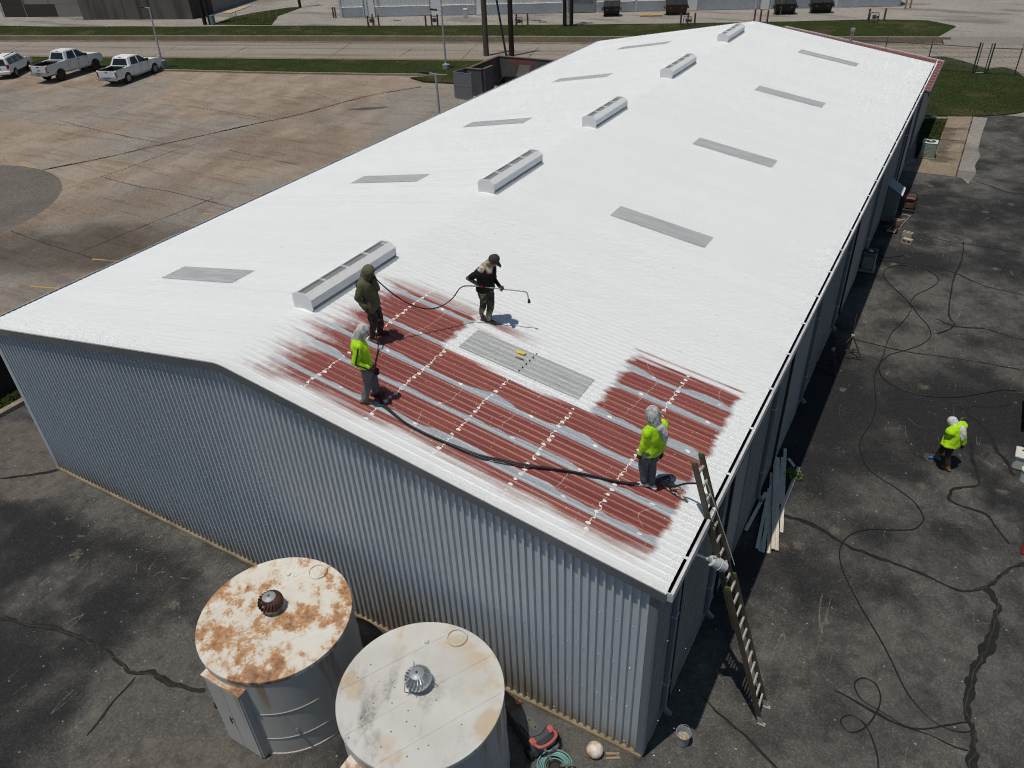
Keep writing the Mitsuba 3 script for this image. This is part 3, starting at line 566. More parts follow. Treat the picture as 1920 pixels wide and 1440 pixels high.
# ================================================================ storage tanks
def rust(lo, hi, seed, extra=None):
    def f(p, n, uv):
        x, y, z = p.x + seed, p.y, p.z
        r = fbm(x * 2.0, y * 2.0, z * .6, 4) * .46 + fbm(x * 6 + y * 2, y * 6, z * 2 + 3, 4) * .36 + fbm(x * 19, y * 19, z * 9, 3) * .18
        r = r + extra(p) if extra else r
        m = smoothstep(lo, hi, r); hv = smoothstep(hi - .03, hi + .10, r)
        base = mix((.64, .61, .56), (.73, .71, .67), fbm(x * 3, y * 3, z, 3))
        base = mix(base, (.55, .36, .18), smoothstep(lo - .07, hi, r) * .5)
        return mix(base, mix((.42, .185, .055), (.16, .05, .02), hv), m * (.62 + .35 * noise(x * 24, y * 24, z * 14)))
    return f
mat('mat_rusty_lid', rust(.49, .585, 0, lambda p: .05 * blob(p, -6.25, -2.9, .55) + .035 * smoothstep(1.0, 1.47, dr.sqrt(dr.square(p.x + 6.92) + dr.square(p.y + 2.08))) - .05 * blob(p, -7.0, -1.1, .6)), .65, spec=.3)
def dirty(p, n, uv):
    x, y = p.x, p.y
    base = mix((.52, .51, .49), (.63, .625, .61), fbm(x * 1.5, y * 1.5, 0, 4))
    s = smoothstep(.48, .75, fbm(x * 2.6 + y * 1.2, y * 1.4 - x * .5, 4, 4)) * smoothstep(1.7, .2, dr.sqrt(dr.square(x + 3.7) + dr.square(y + 2.9)) - .2)
    base = mix(base, (.30, .28, .27), s * .85 * (.4 + noise(x * 30, y * 30)))
    o = smoothstep(.56, .72, fbm(x * 1.9 + 9, y * 1.9, 2, 4)) * smoothstep(.6, 1.4, dr.sqrt(dr.square(x + 3.44) + dr.square(y + 2.07)))
    base = mix(base, (.50, .33, .14), o * .55)
    d, _, k = voronoi(x * 7, y * 7)
    return mix(base, (.07, .05, .04), dr.select((d < .10) & (k > .86) & (y < -2.0), .85, 0.))
mat('mat_dirty_lid', dirty, .65, spec=.3)
def shellm(p, n, uv):
    a = fbm(p.x * 2.5, p.y * 2.5, p.z * .5, 4)
    base = mix((.35, .35, .34), (.45, .45, .435), a)
    run = smoothstep(.50, .72, fbm(p.x * 6, p.y * 6, p.z * .45, 4)) * smoothstep(.4, 2.3, p.z + .8 * (a - .5))
    return mix(base, (.25, .15, .075), dr.clip(run * .75 + .4 * dr.exp(-p.z * 9), 0, .85))
mat('mat_tank_shell', shellm, .5); mat('mat_rust_dark', lambda p, n, uv: mix((.05, .02, .015), (.10, .035, .022), noise(p.x * 40, p.y * 40, p.z * 40)), .7)
mat('mat_weld', (.45, .42, .37), .6)
def tank(key_label, cx, cy, r, h, lid, tur, topm, ring, cap, seams):
    t = thing('storage_tank', key_label, 'storage tank')
    part(t, 'shell', lathe([(r + .02, 0.), (r + .02, .05), (r, .055), (r, h - .07), (r + .002, h - .06)], 96, (cx, cy, 0)), 'mat_tank_shell', 40)
    l = part(t, 'lid', lathe([(r + .012, h - .10), (r + .022, h - .03), (r + .018, h), (r - .02, h + .006), (r * .5, h + .014), (0, h + .022)], 96, (cx, cy, 0)), lid, 40)
    for (x0, y0, x1, y1) in seams:
        n_ = 12; part(l, 'lap_seam', tube([(x0 + (x1 - x0) * s, y0 + (y1 - y0) * s, h + .022 - .012 * math.hypot(x0 + (x1 - x0) * s - cx, y0 + (y1 - y0) * s - cy) / r) for s in np.linspace(0, 1, n_)], .007, 6), lid)
    for z in (.55, 1.35): 
        a0 = -1.3; part(t, 'weld_seam', tube([(cx + (r + .004) * math.cos(a), cy + (r + .004) * math.sin(a), z) for a in np.linspace(a0, a0 + 2.2, 40)], .008, 6), 'mat_weld')
    part(t, 'manhole_ring', lathe([(.17, h), (.17, h + .05), (.19, h + .055), (.20, h + .05), (.20, h)][::-1], 32, (ring[0], ring[1], 0)), lid)
    part(t, 'manhole_cover', lathe([(.17, h + .005), (.165, h + .022), (.12, h + .024), (.115, h + .03), (0, h + .034)], 32, (ring[0], ring[1], 0)), lid)
    part(t, 'cap', lathe([(.05, h), (.05, h + .045), (.04, h + .052), (0, h + .054)], 16, (cap[0], cap[1], 0)), lid)
    v = part(t, 'turbine_vent', lathe([(.155, h), (.155, h + .10), (.16, h + .11), (.15, h + .12), (.15, h + .30), (.06, h + .36)], 28, (tur[0], tur[1], 0)), 'mat_dark' if tur[2] else 'mat_galv')
    part(v, 'collar', lathe([(.17, h), (.165, h + .085), (.16, h + .09)], 28, (tur[0], tur[1], 0)), 'mat_galv', True)
    for q in range(22):
        a = q / 22 * 2 * math.pi; rows = []
        for s in np.linspace(0, 1, 7):
            rr = .155 + .085 * math.sin(math.pi * (s * .8 + .12)); aa = a + .45 * s; z = h + .10 + .26 * s
            if s > .9: rr = .12
            rows.append([(tur[0] + (rr + dd) * math.cos(aa + e), tur[1] + (rr + dd) * math.sin(aa + e), z) for dd, e in ((-.03, 0), (.004, .12), (.012, .2), (-.015, .16))])
        part(v, 'blade', grid(rows), topm)
    part(v, 'top_plate', lathe([(.135, h + .345), (.13, h + .368), (.05, h + .385), (0, h + .39)], 28, (tur[0], tur[1], 0)), 'mat_galv')
    part(v, 'hub', lathe([(.02, h + .385), (.018, h + .405), (0, h + .408)], 10, (tur[0], tur[1], 0)), 'mat_dark')
    return t, l
mat('mat_shiny', (.62, .64, .66), .22, metal=.9)
def chord(cx, cy, r, dx): s = math.sqrt(r * r - dx * dx) * .98; return (cx + dx, cy - s, cx + dx, cy + s)
def rotc(c, cx, cy, a):
    f = lambda x, y: (cx + (x - cx) * math.cos(a) - (y - cy) * math.sin(a), cy + (x - cx) * math.sin(a) + (y - cy) * math.cos(a)); return f(c[0], c[1]) + f(c[2], c[3])
T1 = (-6.92, -2.08); T2 = (-3.44, -2.07)
t1, l1 = tank('round storage tank with a heavily rusted orange and cream lid', *T1, 1.47, 2.37, 'mat_rusty_lid', (-7.06, -1.99, 1), 'mat_rust_dark', (-6.90, -.86), (-7.40, -1.20),
     [rotc(chord(*T1, 1.47, d), *T1, -.55) for d in (-.75, .75)] + [(T1[0] + .1, T1[1] - .15, T1[0] + .45, T1[1] - 1.38)])
t2, l2 = tank('round storage tank with a pale dirty lid and shiny turbine vent', *T2, 1.46, 2.35, 'mat_dirty_lid', (-3.53, -1.99, 0), 'mat_shiny', (-3.48, -.84), (-3.94, -1.18),
     [rotc(chord(*T2, 1.46, d), *T2, -.5) for d in (-.8, .05, .8)])
for a in (0.3, 2.4, 4.5): part(t2 + '__turbine_vent', 'guard_hoop', tube(curve([(-3.53 + .17 * math.cos(a), -1.99 + .17 * math.sin(a), 2.37), (-3.53 + .30 * math.cos(a), -1.99 + .30 * math.sin(a), 2.50), (-3.53 + .28 * math.cos(a), -1.99 + .28 * math.sin(a), 2.68), (-3.53 + .14 * math.cos(a), -1.99 + .14 * math.sin(a), 2.78)], 5), .009), 'mat_galv')
# valve cabinet of the rusty tank
mat('mat_rusty_top', rust(.40, .55, 4), .7, spec=.3)
cb = part(t1, 'valve_cabinet', box(-7.34, -6.40, -3.60, -3.36, .02, 2.10, .012), 'mat_tank_shell', label='flat metal cabinet on the side of the tank')
part(cb, 'rusty_cap', box(-7.37, -6.37, -3.63, -3.30, 2.103, 2.135, .01), 'mat_rusty_top')
part(cb, 'door', box(-7.31, -6.88, -3.622, -3.602, .06, 2.06, .006), 'mat_tank_shell'); part(cb, 'door', box(-6.872, -6.43, -3.622, -3.602, .06, 2.06, .006), 'mat_tank_shell')
part(cb, 'handle', [rod((-6.90, -3.66, .95), (-6.90, -3.66, 1.15), .012), rod((-6.90, -3.62, 1.05), (-6.90, -3.67, 1.05), .012)], 'mat_rust_dark')
part(cb, 'padlock', [box(-7.42, -7.36, -3.62, -3.58, 1.0, 1.1), tube(curve([(-7.41, -3.6, 1.1), (-7.41, -3.6, 1.16), (-7.37, -3.6, 1.16), (-7.37, -3.6, 1.1)], 4), .008)], 'mat_rust_dark')
cb2 = part(t2, 'valve_cabinet', box(-3.95, -3.3, -3.72, -3.40, .02, 1.95, .012), 'mat_tank_shell')
part(cb2, 'rusty_cap', box(-3.98, -3.27, -3.75, -3.36, 1.953, 1.985, .01), 'mat_rusty_top')
part(t1, 'valve', [rod((-5.85, -3.05, .72), (-5.80, -3.12, .72), .03), rod((-5.82, -3.10, .68), (-5.82, -3.10, .80), .012)], 'mat_shiny')

# ================================================================ small things by the near corner
mat('mat_case', lambda p, n, uv: mix((.055, .060, .070), (.085, .088, .098), fbm(p.x * 6, p.y * 6, p.z * 6, 3)), .45); mat('mat_handle_red', (.42, .10, .09), .45); mat('mat_orange_cap', (.40, .10, .04), .5)
t = thing('fuel_caddy', 'dark grey plastic fuel tank with a faded red handle beside the pale tank', 'fuel tank')
o = np.array((-2.02, -.66, 0)); ang = -.42
def lp(m): return move(m, o, ang)
body = m3.Manifold.hull_points(np.array([(x, y, z) for x, y, z in [(-.62, -.20, .02), (-.62, .22, .02), (.36, -.30, .02), (.36, .30, .02), (.42, -.24, .08), (.42, .24, .08), (-.66, -.16, .2), (-.66, .18, .2), (.40, -.28, .30), (.40, .28, .30), (-.5, -.2, .34), (-.5, .2, .34), (.34, -.24, .40), (.34, .24, .40)]]))
part(t, 'tank', lp(body), 'mat_case')
part(t, 'raised_panel', lp(slab(Polygon([(-.36, -.06), (-.2, -.19), (.2, -.19), (.26, 0), (.2, .19), (-.2, .19), (-.36, .10)]), .38, .425)), 'mat_case')
part(t, 'inset', lp(slab(LineString([(-.10, 0), (.10, 0)]).buffer(.06), .425, .432)), mat('mat_olive', (.10, .10, .08), .6))
for q in (-.1, .09): part(t, 'screw', lp(lathe([(.022, .432), (.015, .438), (0, .438)], 10, (q, 0, 0))), 'mat_dark')
part(t, 'handle', [lp(tube(curve([(.30, .22, .39), (.40, .235, .46), (.50, .18, .47), (.535, 0, .47), (.50, -.18, .47), (.40, -.235, .46), (.30, -.22, .39)], 5), .032)), lp(box(.22, .36, .16, .27, .385, .435)), lp(box(.22, .36, -.27, -.16, .385, .435))], 'mat_handle_red', 40)
part(t, 'filler_cap', lp(lathe([(.055, .34), (.055, .40), (.045, .41), (0, .412)], 16, (-.56, .06, 0))), 'mat_orange_cap')
for s in (-1, 1): part(t, 'wheel', lp(rod((.30, s * .30, .12), (.30, s * .36, .12), .12, n=18)), 'mat_black_rubber')
mat('mat_aqua', (.16, .33, .33), .45)
t = thing('hose_reel', 'turquoise hose coiled in a dark cross shaped holder at the bottom edge', 'hose')
rx, ry = (-1.338, -1.047)
rr = np.random.default_rng(5)
for q in range(6):
    a = np.linspace(0, 2 * np.pi, 40); r_ = .19 + .028 * q
    part(t, 'coil', tube(np.c_[rx + (r_ + .01 * np.sin(3 * a + q)) * np.cos(a), ry + (r_ + .01 * np.cos(2 * a + q)) * np.sin(a), .05 + .05 * ((q * 3) % 4) / 3 + .012 * np.sin(2 * a + q)], .013), 'mat_aqua', True)
for q in range(3):
    a = .5 + q * 2 * math.pi / 3; c_, s_ = math.cos(a), math.sin(a)
    part(t, 'clip', [beam((rx + .1 * c_, ry + .1 * s_, .12), (rx + .36 * c_, ry + .36 * s_, .14), .05, .03), beam((rx + .35 * c_, ry + .35 * s_, .01), (rx + .37 * c_, ry + .37 * s_, .16), .05, .03, (c_, s_, 0))], 'mat_olive')
part(t, 'hub', lathe([(.13, .01), (.13, .13), (.11, .14), (.08, .09), (0, .09)], 24, (rx, ry, 0)), 'mat_dark')
t = solo('rusty_float', lathe([(.02, 0), (.10, .015), (.155, .07), (.165, .13), (.15, .19), (.10, .24), (.04, .262), (0, .265)], 36, (-.80, -.40, 0)), mat('mat_rusty_ball', rust(.47, .6, 2), .5), 'rusty cream metal ball lying by the foot of the gable wall', 'metal ball', smooth=True)
for i, (a, b) in enumerate(((((-0.604, -0.312)), ((-0.379, -0.189))), (((-0.565, -0.399)), ((-0.327, -0.257))))):
    solo('wood_scrap', beam((a[0], a[1], .02), (b[0], b[1], .02), .045, .03), 'mat_wood_old' if i else mat('mat_wood_old', lambda p, n, uv: mix((.22, .16, .10), (.36, .28, .18), noise(p.x * 4, p.y * 30, p.z * 30)), .9), 'short strip of old wood beside the rusty ball, ' + ('nearer the camera' if i else 'farther from the camera'), 'wood scrap', 'wood scraps by the gable wall')
t = thing('paint_bucket', 'grey metal bucket holding old paint and a rag, near the ladder foot', 'bucket')
bx_, by_ = .60, .62
part(t, 'pail', lathe([(.11, 0.0), (.118, .02), (.135, .30), (.148, .31), (.148, .325), (.14, .325), (.128, .30), (.112, .18), (0, .18)], 36, (bx_, by_, .005)), mat('mat_pail', lambda p, n, uv: mix((.20, .22, .24), (.33, .35, .36), fbm(p.x * 9, p.y * 9, p.z * 5, 3)), .45), 40)
part(t, 'rag', move(lathe([(.085, .18), (.08, .22), (.05, .25), (.02, .24), (0, .23)], 9), (bx_ + .015, by_ - .02, .005)), mat('mat_rag', lambda p, n, uv: mix((.30, .22, .10), (.55, .46, .30), noise(p.x * 40, p.y * 40, p.z * 40)), .9))
part(t, 'bail', tube(curve([(bx_ - .14, by_, .30), (bx_ - .12, by_ + .11, .33), (bx_ + .02, by_ + .17, .34), (bx_ + .13, by_ + .06, .33), (bx_ + .14, by_, .30)], 6), .004), 'mat_galv')

# ================================================================ planks in a loose heap
mat('mat_plank', lambda p, n, uv: mix((.50, .45, .37), (.70, .66, .58), fbm(p.x * 3, p.y * 1.2, p.z * 3, 3)) * (.85 + .25 * noise(p.x * 40, p.y * 6, p.z * 40)), .7)
PL = [((0.720, 9.822), (0.713, 7.230), 'pale plank farthest right of the heap, its end in the weeds'), ((0.200, 10.414), (0.913, 7.082), 'plank whose far end sticks out farthest from the heap'),
      ((0.124, 9.911), (0.966, 6.399), 'straight white plank ending right of its neighbours at the near end'), ((0.006, 10.034), (0.874, 6.380), 'white plank through the middle of the heap'),
      ((0.118, 9.234), (0.804, 6.254), 'plank with a stained brown near end'), ((0.241, 8.678), (0.680, 6.206), 'short plank next to the stained one'),
      ((0.235, 8.516), (0.523, 6.239), 'plank along the shaded left side of the heap'), ((0.196, 8.300), (0.113, 6.698), 'lone plank splayed towards the wall at the left'),
      ((0.465, 8.635), (0.598, 6.228), 'plank crossing the heap at a slant'), ((0.224, 10.006), (0.626, 8.100), 'grey plank at the far end of the heap'), ((0.388, 9.994), (0.608, 9.752), 'short offcut at the far end of the heap')]
for i, (a, b, s) in enumerate(PL):
    z = .02 + .022 * (i * 5 % 4)
    solo('plank', beam((a[0], a[1], z + .01), (b[0], b[1], z), .085, .022, (0, .04 * ((i % 3) - 1), 1)), 'mat_plank', s, 'plank', 'planks lying by the long wall')
def weed(name, c, n, r, h, label):
    q = np.random.default_rng(n); ms = []
    for i in range(n):
        a = q.uniform(0, 6.28); l = h * q.uniform(.5, 1.2); tilt = q.uniform(.2, 1.1); b = np.array((c[0] + q.normal() * r, c[1] + q.normal() * r, .01))
        d = np.array((math.cos(a) * math.sin(tilt), math.sin(a) * math.sin(tilt), math.cos(tilt))); s = np.cross(d, (0, 0, 1)); s /= np.linalg.norm(s); w = .018
        v = [b, b + d * l * .5 + s * w, b + d * l * .55 - s * w, b + d * l + (0, 0, -.03)]
        ms.append(trimesh.Trimesh(v, [(0, 1, 2), (1, 3, 2)], process=False))
    solo(name, cat(ms), mat('mat_weed', lambda p, n, uv: mix((.05, .10, .02), (.14, .22, .05), noise(p.x * 20, p.y * 20, p.z * 20)), .7) if 'mat_weed' not in scene else 'mat_weed', label, 'weed')
weed('weed', (0.644, 9.373), 90, .09, .2, 'green weed growing among the far ends of the planks'); weed('weed', (1.110, 8.688), 25, .08, .06, 'small weed sprouting from a crack right of the planks')

# ================================================================ hoses
HZ = .016
mat('mat_hose', (.014, .014, .015), .45)
GH = [(5.788, 16.535), (5.444, 16.373), (5.162, 16.145), (4.602, 15.651), (4.041, 15.241), (3.312, 15.003), (2.527, 15.120), (2.046, 15.533), (1.880, 16.213), (2.058, 16.972), (2.487, 17.522), (2.959, 18.241), (3.140, 18.922), (2.985, 19.596), (2.663, 20.149), (2.324, 20.871), (1.924, 21.528), (1.458, 22.192), (1.050, 22.926), (1.000, 23.692), (1.438, 24.312), (2.156, 24.414), (2.753, 23.989), (2.956, 23.403), (2.677, 22.560), (2.320, 21.844), (2.240, 21.212), (2.309, 20.489), (2.174, 19.553), (1.928, 18.532), (1.879, 17.646), (1.893, 16.767), (1.839, 16.013), (1.868, 15.216), (2.112, 13.924), (2.153, 12.933), (2.012, 11.909), (2.118, 11.240), (2.475, 10.566), (3.140, 10.178), (3.667, 9.794)]
GH2 = [(3.898, 9.432), (3.955, 9.173), (3.789, 8.748), (3.329, 8.472), (2.783, 8.207), (2.399, 7.730), (2.306, 7.209), (2.423, 6.688), (2.728, 6.111), (3.093, 5.552), (3.519, 4.965), (3.839, 4.474), (4.109, 3.994), (4.386, 3.640), (4.736, 3.392), (5.057, 3.333), (5.358, 3.435), (5.462, 3.637), (5.342, 3.666), (4.989, 3.389), (4.608, 3.102), (4.299, 3.015), (3.896, 3.110), (3.500, 3.184), (3.320, 3.382), (3.287, 3.574), (3.426, 3.743), (3.657, 3.703), (3.792, 3.432), (3.777, 3.089), (3.665, 2.683), (3.495, 2.422), (3.321, 2.378), (3.190, 2.511), (3.242, 2.668), (3.421, 2.757), (3.659, 2.616), (3.809, 2.385), (3.933, 2.091), (4.002, 1.778)]
hp = curve([(x, y, HZ) for x, y in GH + GH2], 7)
# where the hose crosses itself the later turn lies on top
for i in range(len(hp)):
    dd = np.hypot(hp[:max(i - 25, 0), 0] - hp[i, 0], hp[:max(i - 25, 0), 1] - hp[i, 1])
    if len(dd) and dd.min() < .12: hp[i, 2] = HZ + .03 * (1 - dd.min() / .12)
solo('ground_hose', tube(hp, .015), 'mat_hose', 'long thin black hose looping over the asphalt yard', 'hose', smooth=True)
RH = [[(-5.969, 0.848, 5.890), (-5.576, 0.734, 5.825), (-5.189, 0.646, 5.760), (-4.780, 0.624, 5.692), (-4.372, 0.649, 5.625), (-3.905, 0.689, 5.547), (-3.634, 0.732, 5.502), (-3.276, 0.874, 5.443), (-2.920, 1.014, 5.383), (-2.525, 1.216, 5.318), (-2.112, 1.382, 5.249), (-1.717, 1.509, 5.183), (-1.386, 1.617, 5.128), (-1.133, 1.747, 5.086), (-0.910, 1.951, 5.049), (-0.696, 2.277, 5.014)]]
for i in range(2):
    pts = [(x + .012 * i * math.sin(.9 * j), y - .035 * i - .02 * math.sin(j * .8 + 2 * i), z + .042 + .018 * i) for j, (x, y, z) in enumerate(RH[0])]
    e = [(-.55, 1.95, rz(-.5) + .16), (-.25, 1.93, rz(-.2) + .42), (-.02, 1.88, rz(0) + .55), (.09, 1.86, rz(0) + .3), (.16, 1.86, rz(0) + .02), (.33, 1.87, 4.6)] if i == 0 else []
    solo('roof_hose', tube(curve(pts + e, 8), .018), 'mat_hose', 'black hose across the red roof, running over the ladder' if i == 0 else 'second black hose lying alongside the one that runs over the ladder', 'hose', 'pair of hoses across the red roof', smooth=True)
# spray gun lying on the roof behind the worker at the ladder
gx, gy, gz = (-0.613, 1.967, 5.000); hx, hy, hz = (-0.308, 1.925, 4.949)
t = thing('spray_gun', 'spray gun with paint spattered wand lying on the roof near the ladder', 'spray gun')
mat('mat_gun', lambda p, n, uv: mix((.06, .055, .05), (.45, .42, .36), smoothstep(.4, .7, noise(p.x * 40, p.y * 40, p.z * 40))), .5)
part(t, 'wand', rod((gx, gy, gz + .06), (hx, hy, hz + .04), .012), 'mat_gun'); dv = np.array((hx - gx, hy - gy, hz - gz)); dv /= np.linalg.norm(dv); gp = np.array((gx, gy, gz + .05))
part(t, 'body', rod(gp + dv * .10, gp + dv * .42, .03, .022), 'mat_gun'); part(t, 'grip', beam(gp + dv * .08, gp + dv * .05 + (.10, .10, -.02), .03, .04), 'mat_gun')
part(t, 'whip_hose', tube(curve([gp, gp - dv * .12 + (-.05, .1, .0), gp - dv * .2 + (.06, .16, -.01), gp + (.12, .2, -.03), gp + dv * .15 + (.16, .16, -.05)], 6), .007), 'mat_gun')

# ================================================================ yard things along the long wall and at the right edge
mat('mat_ac', lambda p, n, uv: mix((.22, .27, .24), (.30, .35, .31), noise(p.x * 5, p.y * 5, p.z * 5)), .5); mat('mat_ac_top', (.50, .55, .52), .45)
def condenser(x0, y0, w, d, h, label, m1='mat_ac', m2='mat_ac_top'):
    t = thing('air_conditioner', label, 'air conditioner')
    part(t, 'cabinet', box(x0, x0 + w, y0, y0 + d, .08, h, .02), m1); part(t, 'base_pan', box(x0 - .06, x0 + w + .06, y0 - .06, y0 + d + .06, 0.014, .08), 'mat_kerb')
    tp = part(t, 'top_panel', box(x0 - .012, x0 + w + .012, y0 - .012, y0 + d + .012, h, h + .035, .01), m2)
    part(tp, 'fan_grille', lathe([(.25, h + .036), (.24, h + .05), (0.08, h + .055), (0, h + .056)], 24, (x0 + w / 2, y0 + d / 2, 0)), 'mat_dark')
    part(tp, 'fan_hub', lathe([(.09, h + .056), (.08, h + .07), (0, h + .07)], 16, (x0 + w / 2, y0 + d / 2, 0)), 'mat_ac_top')
    for q in range(8):
        z = .16 + q * (h - .26) / 8
        part(t, 'louvre', [box(x0 + .05, x0 + w - .05, y0 - .008, y0 - .001, z, z + .03, .002), box(x0 + w + .001, x0 + w + .008, y0 + .05, y0 + d - .05, z, z + .03, .002)], 'mat_ac')
condenser(.55, 38.5, .72, .72, .82, 'pale green air conditioner unit beside the small grass patch'); condenser(.10, 23.1, .46, .62, .75, 'air conditioner unit in the shade of the long wall', 'mat_trim', 'mat_trim')  # second unit takes dark trim colours to imitate the wall's shade
t = thing('lean_to_box', 'grey green metal closet standing against the long wall', 'closet')
part(t, 'body', prism([(.05, .01), (.55, .01), (.55, 1.34), (.05, 1.64)], 'y', 28.75, 29.75), mat('mat_closet', (.13, .145, .135), .6))
part(t, 'sloping_top', prism([(.04, 1.66), (.60, 1.325), (.60, 1.355), (.04, 1.69)], 'y', 28.70, 29.8), 'mat_downspout'); part(t, 'painted_lit_edge', prism([(.602, 1.31), (.70, 1.26), (.70, 1.30), (.602, 1.36)], 'y', 28.72, 29.78), 'mat_white_metal')  # white strip stands in for the sunlit outer edge of the top
part(t, 'door', box(.552, .57, 28.85, 29.65, .08, 1.2), 'mat_closet')
t = thing('portable_generator', 'rusty red portable generator in a black tube frame beside the closet', 'generator')
gx, gy = .78, 30.3
part(t, 'fuel_tank', box(gx, gx + .42, gy + .05, gy + .5, .45, .66, .05), mat('mat_gen_red', (.16, .05, .03), .6)); part(t, 'engine', box(gx + .03, gx + .40, gy + .05, gy + .55, .15, .44, .03), mat('mat_gen_brown', (.13, .075, .045), .7))
part(t, 'base', box(gx - .06, gx + .5, gy - .12, gy + .02, .02, .14), 'mat_dark')
for s in (0, .5): part(t, 'frame_hoop', tube(curve([(gx - .02, gy + s, .05), (gx - .04, gy + s, .6), (gx + .08, gy + s, .76), (gx + .36, gy + s, .76), (gx + .46, gy + s, .6), (gx + .44, gy + s, .05)], 5), .018), 'mat_black_rubber')
t = thing('hand_truck', 'hand truck lying on the asphalt with thin silver rails', 'hand truck')
a0, a1 = np.array((0.844, 27.582) + (.04,)), np.array((1.189, 29.706) + (.10,)); sd = np.cross((a1 - a0) / np.linalg.norm(a1 - a0), (0, 0, 1))
for s in (0, -.34): part(t, 'rail', rod(a0 + sd * s, a1 + sd * s, .014), 'mat_alu')
for f in (.1, .4, .7, .97): part(t, 'cross_bar', rod(a0 + (a1 - a0) * f, a0 + (a1 - a0) * f - sd * .34, .01), 'mat_alu')
part(t, 'toe_plate', beam(a0 + (0, 0, .0), a0 - sd * .4, .16, .012), 'mat_alu')
for s in (.05, -.38): part(t, 'wheel', rod(a0 + sd * s + (0, 0, .06), a0 + sd * (s - .05) + (0, 0, .06), .10, n=16), 'mat_black_rubber')
solo('wood_stump', lathe([(.19, 0), (.20, .1), (.18, .30), (.17, .32), (0, .32)], 20, (0.738, 28.391) + (0.,)), mat('mat_stump', lambda p, n, uv: mix((.14, .075, .04), (.24, .15, .09), noise(p.x * 12, p.y * 12, p.z * 3)), .9), 'round brown wooden stump by the closet', 'stump')
mat('mat_block', lambda p, n, uv: mix((.33, .29, .20), (.46, .42, .32), noise(p.x * 20, p.y * 20, p.z * 20)), .95)
for i, (c, s) in enumerate((((1.340, 27.444), 'hollow concrete block lying flat, farther from the camera'), ((1.413, 26.677), 'hollow concrete block standing on its side, nearer the camera'))):
    m = m3.Manifold.cube((.40, .20, .19), True)
    for q in (-.095, .095): m = m - m3.Manifold.cube((.13, .12, .3), True).translate((q, 0, 0))
    m = move(m, (c[0], c[1], .10 if i == 0 else .105), -.28, (0 if i == 0 else math.pi / 2, [1, 0, 0])); solo('concrete_block', m, 'mat_block', s, 'concrete block', 'two concrete blocks by the long wall')
solo('black_board', slab(Polygon([(0.562, 24.966), (0.628, 25.953), (0.833, 26.048), (1.497, 25.306), (0.866, 24.776)]), .008, .03), mat('mat_board', (.016, .016, .016), .7), 'thin black board lying half in the shade of the long wall', 'board')
mat('mat_rusty_iron', lambda p, n, uv: mix((.025, .017, .014), (.09, .05, .034), fbm(p.x * 8, p.y * 8, p.z * 8, 3)), .8)
def stand(c, label, rot):
    t = thing('iron_stand', label, 'iron stand'); o = np.array((c[0], c[1], 0))
    R_ = lambda x, y, z: o + np.array((x * math.cos(rot) - y * math.sin(rot), x * math.sin(rot) + y * math.cos(rot), z))
    ap = R_(0, 0, .75)
    for q in (R_(-.42, -.25, .02), R_(.42, -.25, .02), R_(0, .35, .02)): part(t, 'leg', beam(q, ap, .035, .035), 'mat_rusty_iron')
    part(t, 'brace', beam(R_(-.30, -.18, .24), R_(.30, -.18, .24), .03, .03), 'mat_rusty_iron'); part(t, 'bottom_bar', beam(R_(-.42, -.25, .03), R_(.42, -.25, .03), .03, .04), 'mat_rusty_iron')
    part(t, 'post', [rod(ap, ap + (-.02, .02, .35), .025), rod(ap + (-.02, .02, .35), ap + (-.05, .1, .75), .018)], 'mat_rusty_iron'); part(t, 'head', box(*(v for q in range(3) for v in ((ap[q] - .05, ap[q] + .05)))), 'mat_galv')
stand((.85, 16.45), 'rusty three legged iron stand at the edge of the wall shadow', .15); stand((.45, 15.3), 'dark iron stand deep in the shadow of the long wall', -.4)
# right edge
mat('mat_cream', (.62, .63, .56), .4); mat('mat_white_plastic', (.66, .69, .73), .4)
t = thing('cool_box', 'cream white cool box standing on the asphalt at the right edge', 'cool box')
cx, cy = 5.83, 12.42
part(t, 'tub', move(box(-.03, .62, -.02, .42, .0, .40, .03), (cx, cy, .006), -.05), 'mat_ac_top'); part(t, 'lid', move(box(-.06, .65, -.05, .45, .403, .47, .02), (cx, cy, .006), -.05), 'mat_cream'); part(t, 'latch', move(box(.08, .12, .25, .32, .47, .476), (cx, cy, .006), -.05), 'mat_dark')
t = thing('white_bucket', 'white plastic bucket with a lid in front of the cool box', 'bucket')
part(t, 'pail', lathe([(.12, 0), (.15, .34), (.155, .345), (.155, .355)], 32, (6.12, 12.02, .006)), 'mat_white_plastic', 40); part(t, 'lid', lathe([(.162, .34), (.165, .37), (.15, .385), (.13, .378), (0, .378)], 32, (6.12, 12.02, .006)), 'mat_cream', 40)
t = thing('red_can', 'red metal can cut off by the right edge of the picture', 'can')
part(t, 'body', box(6.10, 6.45, 9.02, 9.32, .006, .38, .03), mat('mat_red_can', (.42, .075, .035), .4)); part(t, 'spout', rod((6.3, 9.2, .38), (6.36, 9.2, .5), .03, .02), 'mat_dark')
t = thing('flat_trailer', 'low dark trailer with a worn ramp plate at the right edge', 'trailer')
mat('mat_ramp', lambda p, n, uv: mix((.09, .085, .075), (.16, .15, .13), noise(p.x * 9, p.y * 9, p.z * 9)), .6)
part(t, 'deck', box(6.1, 8.6, 13.9, 18.5, .52, .62), 'mat_dark'); part(t, 'ramp_plate', prism([(5.93, .55), (5.99, .55), (6.0, 1.0), (5.95, 1.0)], 'y', 14.2, 15.9), 'mat_ramp'); part(t, 'ramp_slot', box(5.915, 5.932, 14.9, 15.0, .6, .95, .004), 'mat_dark')
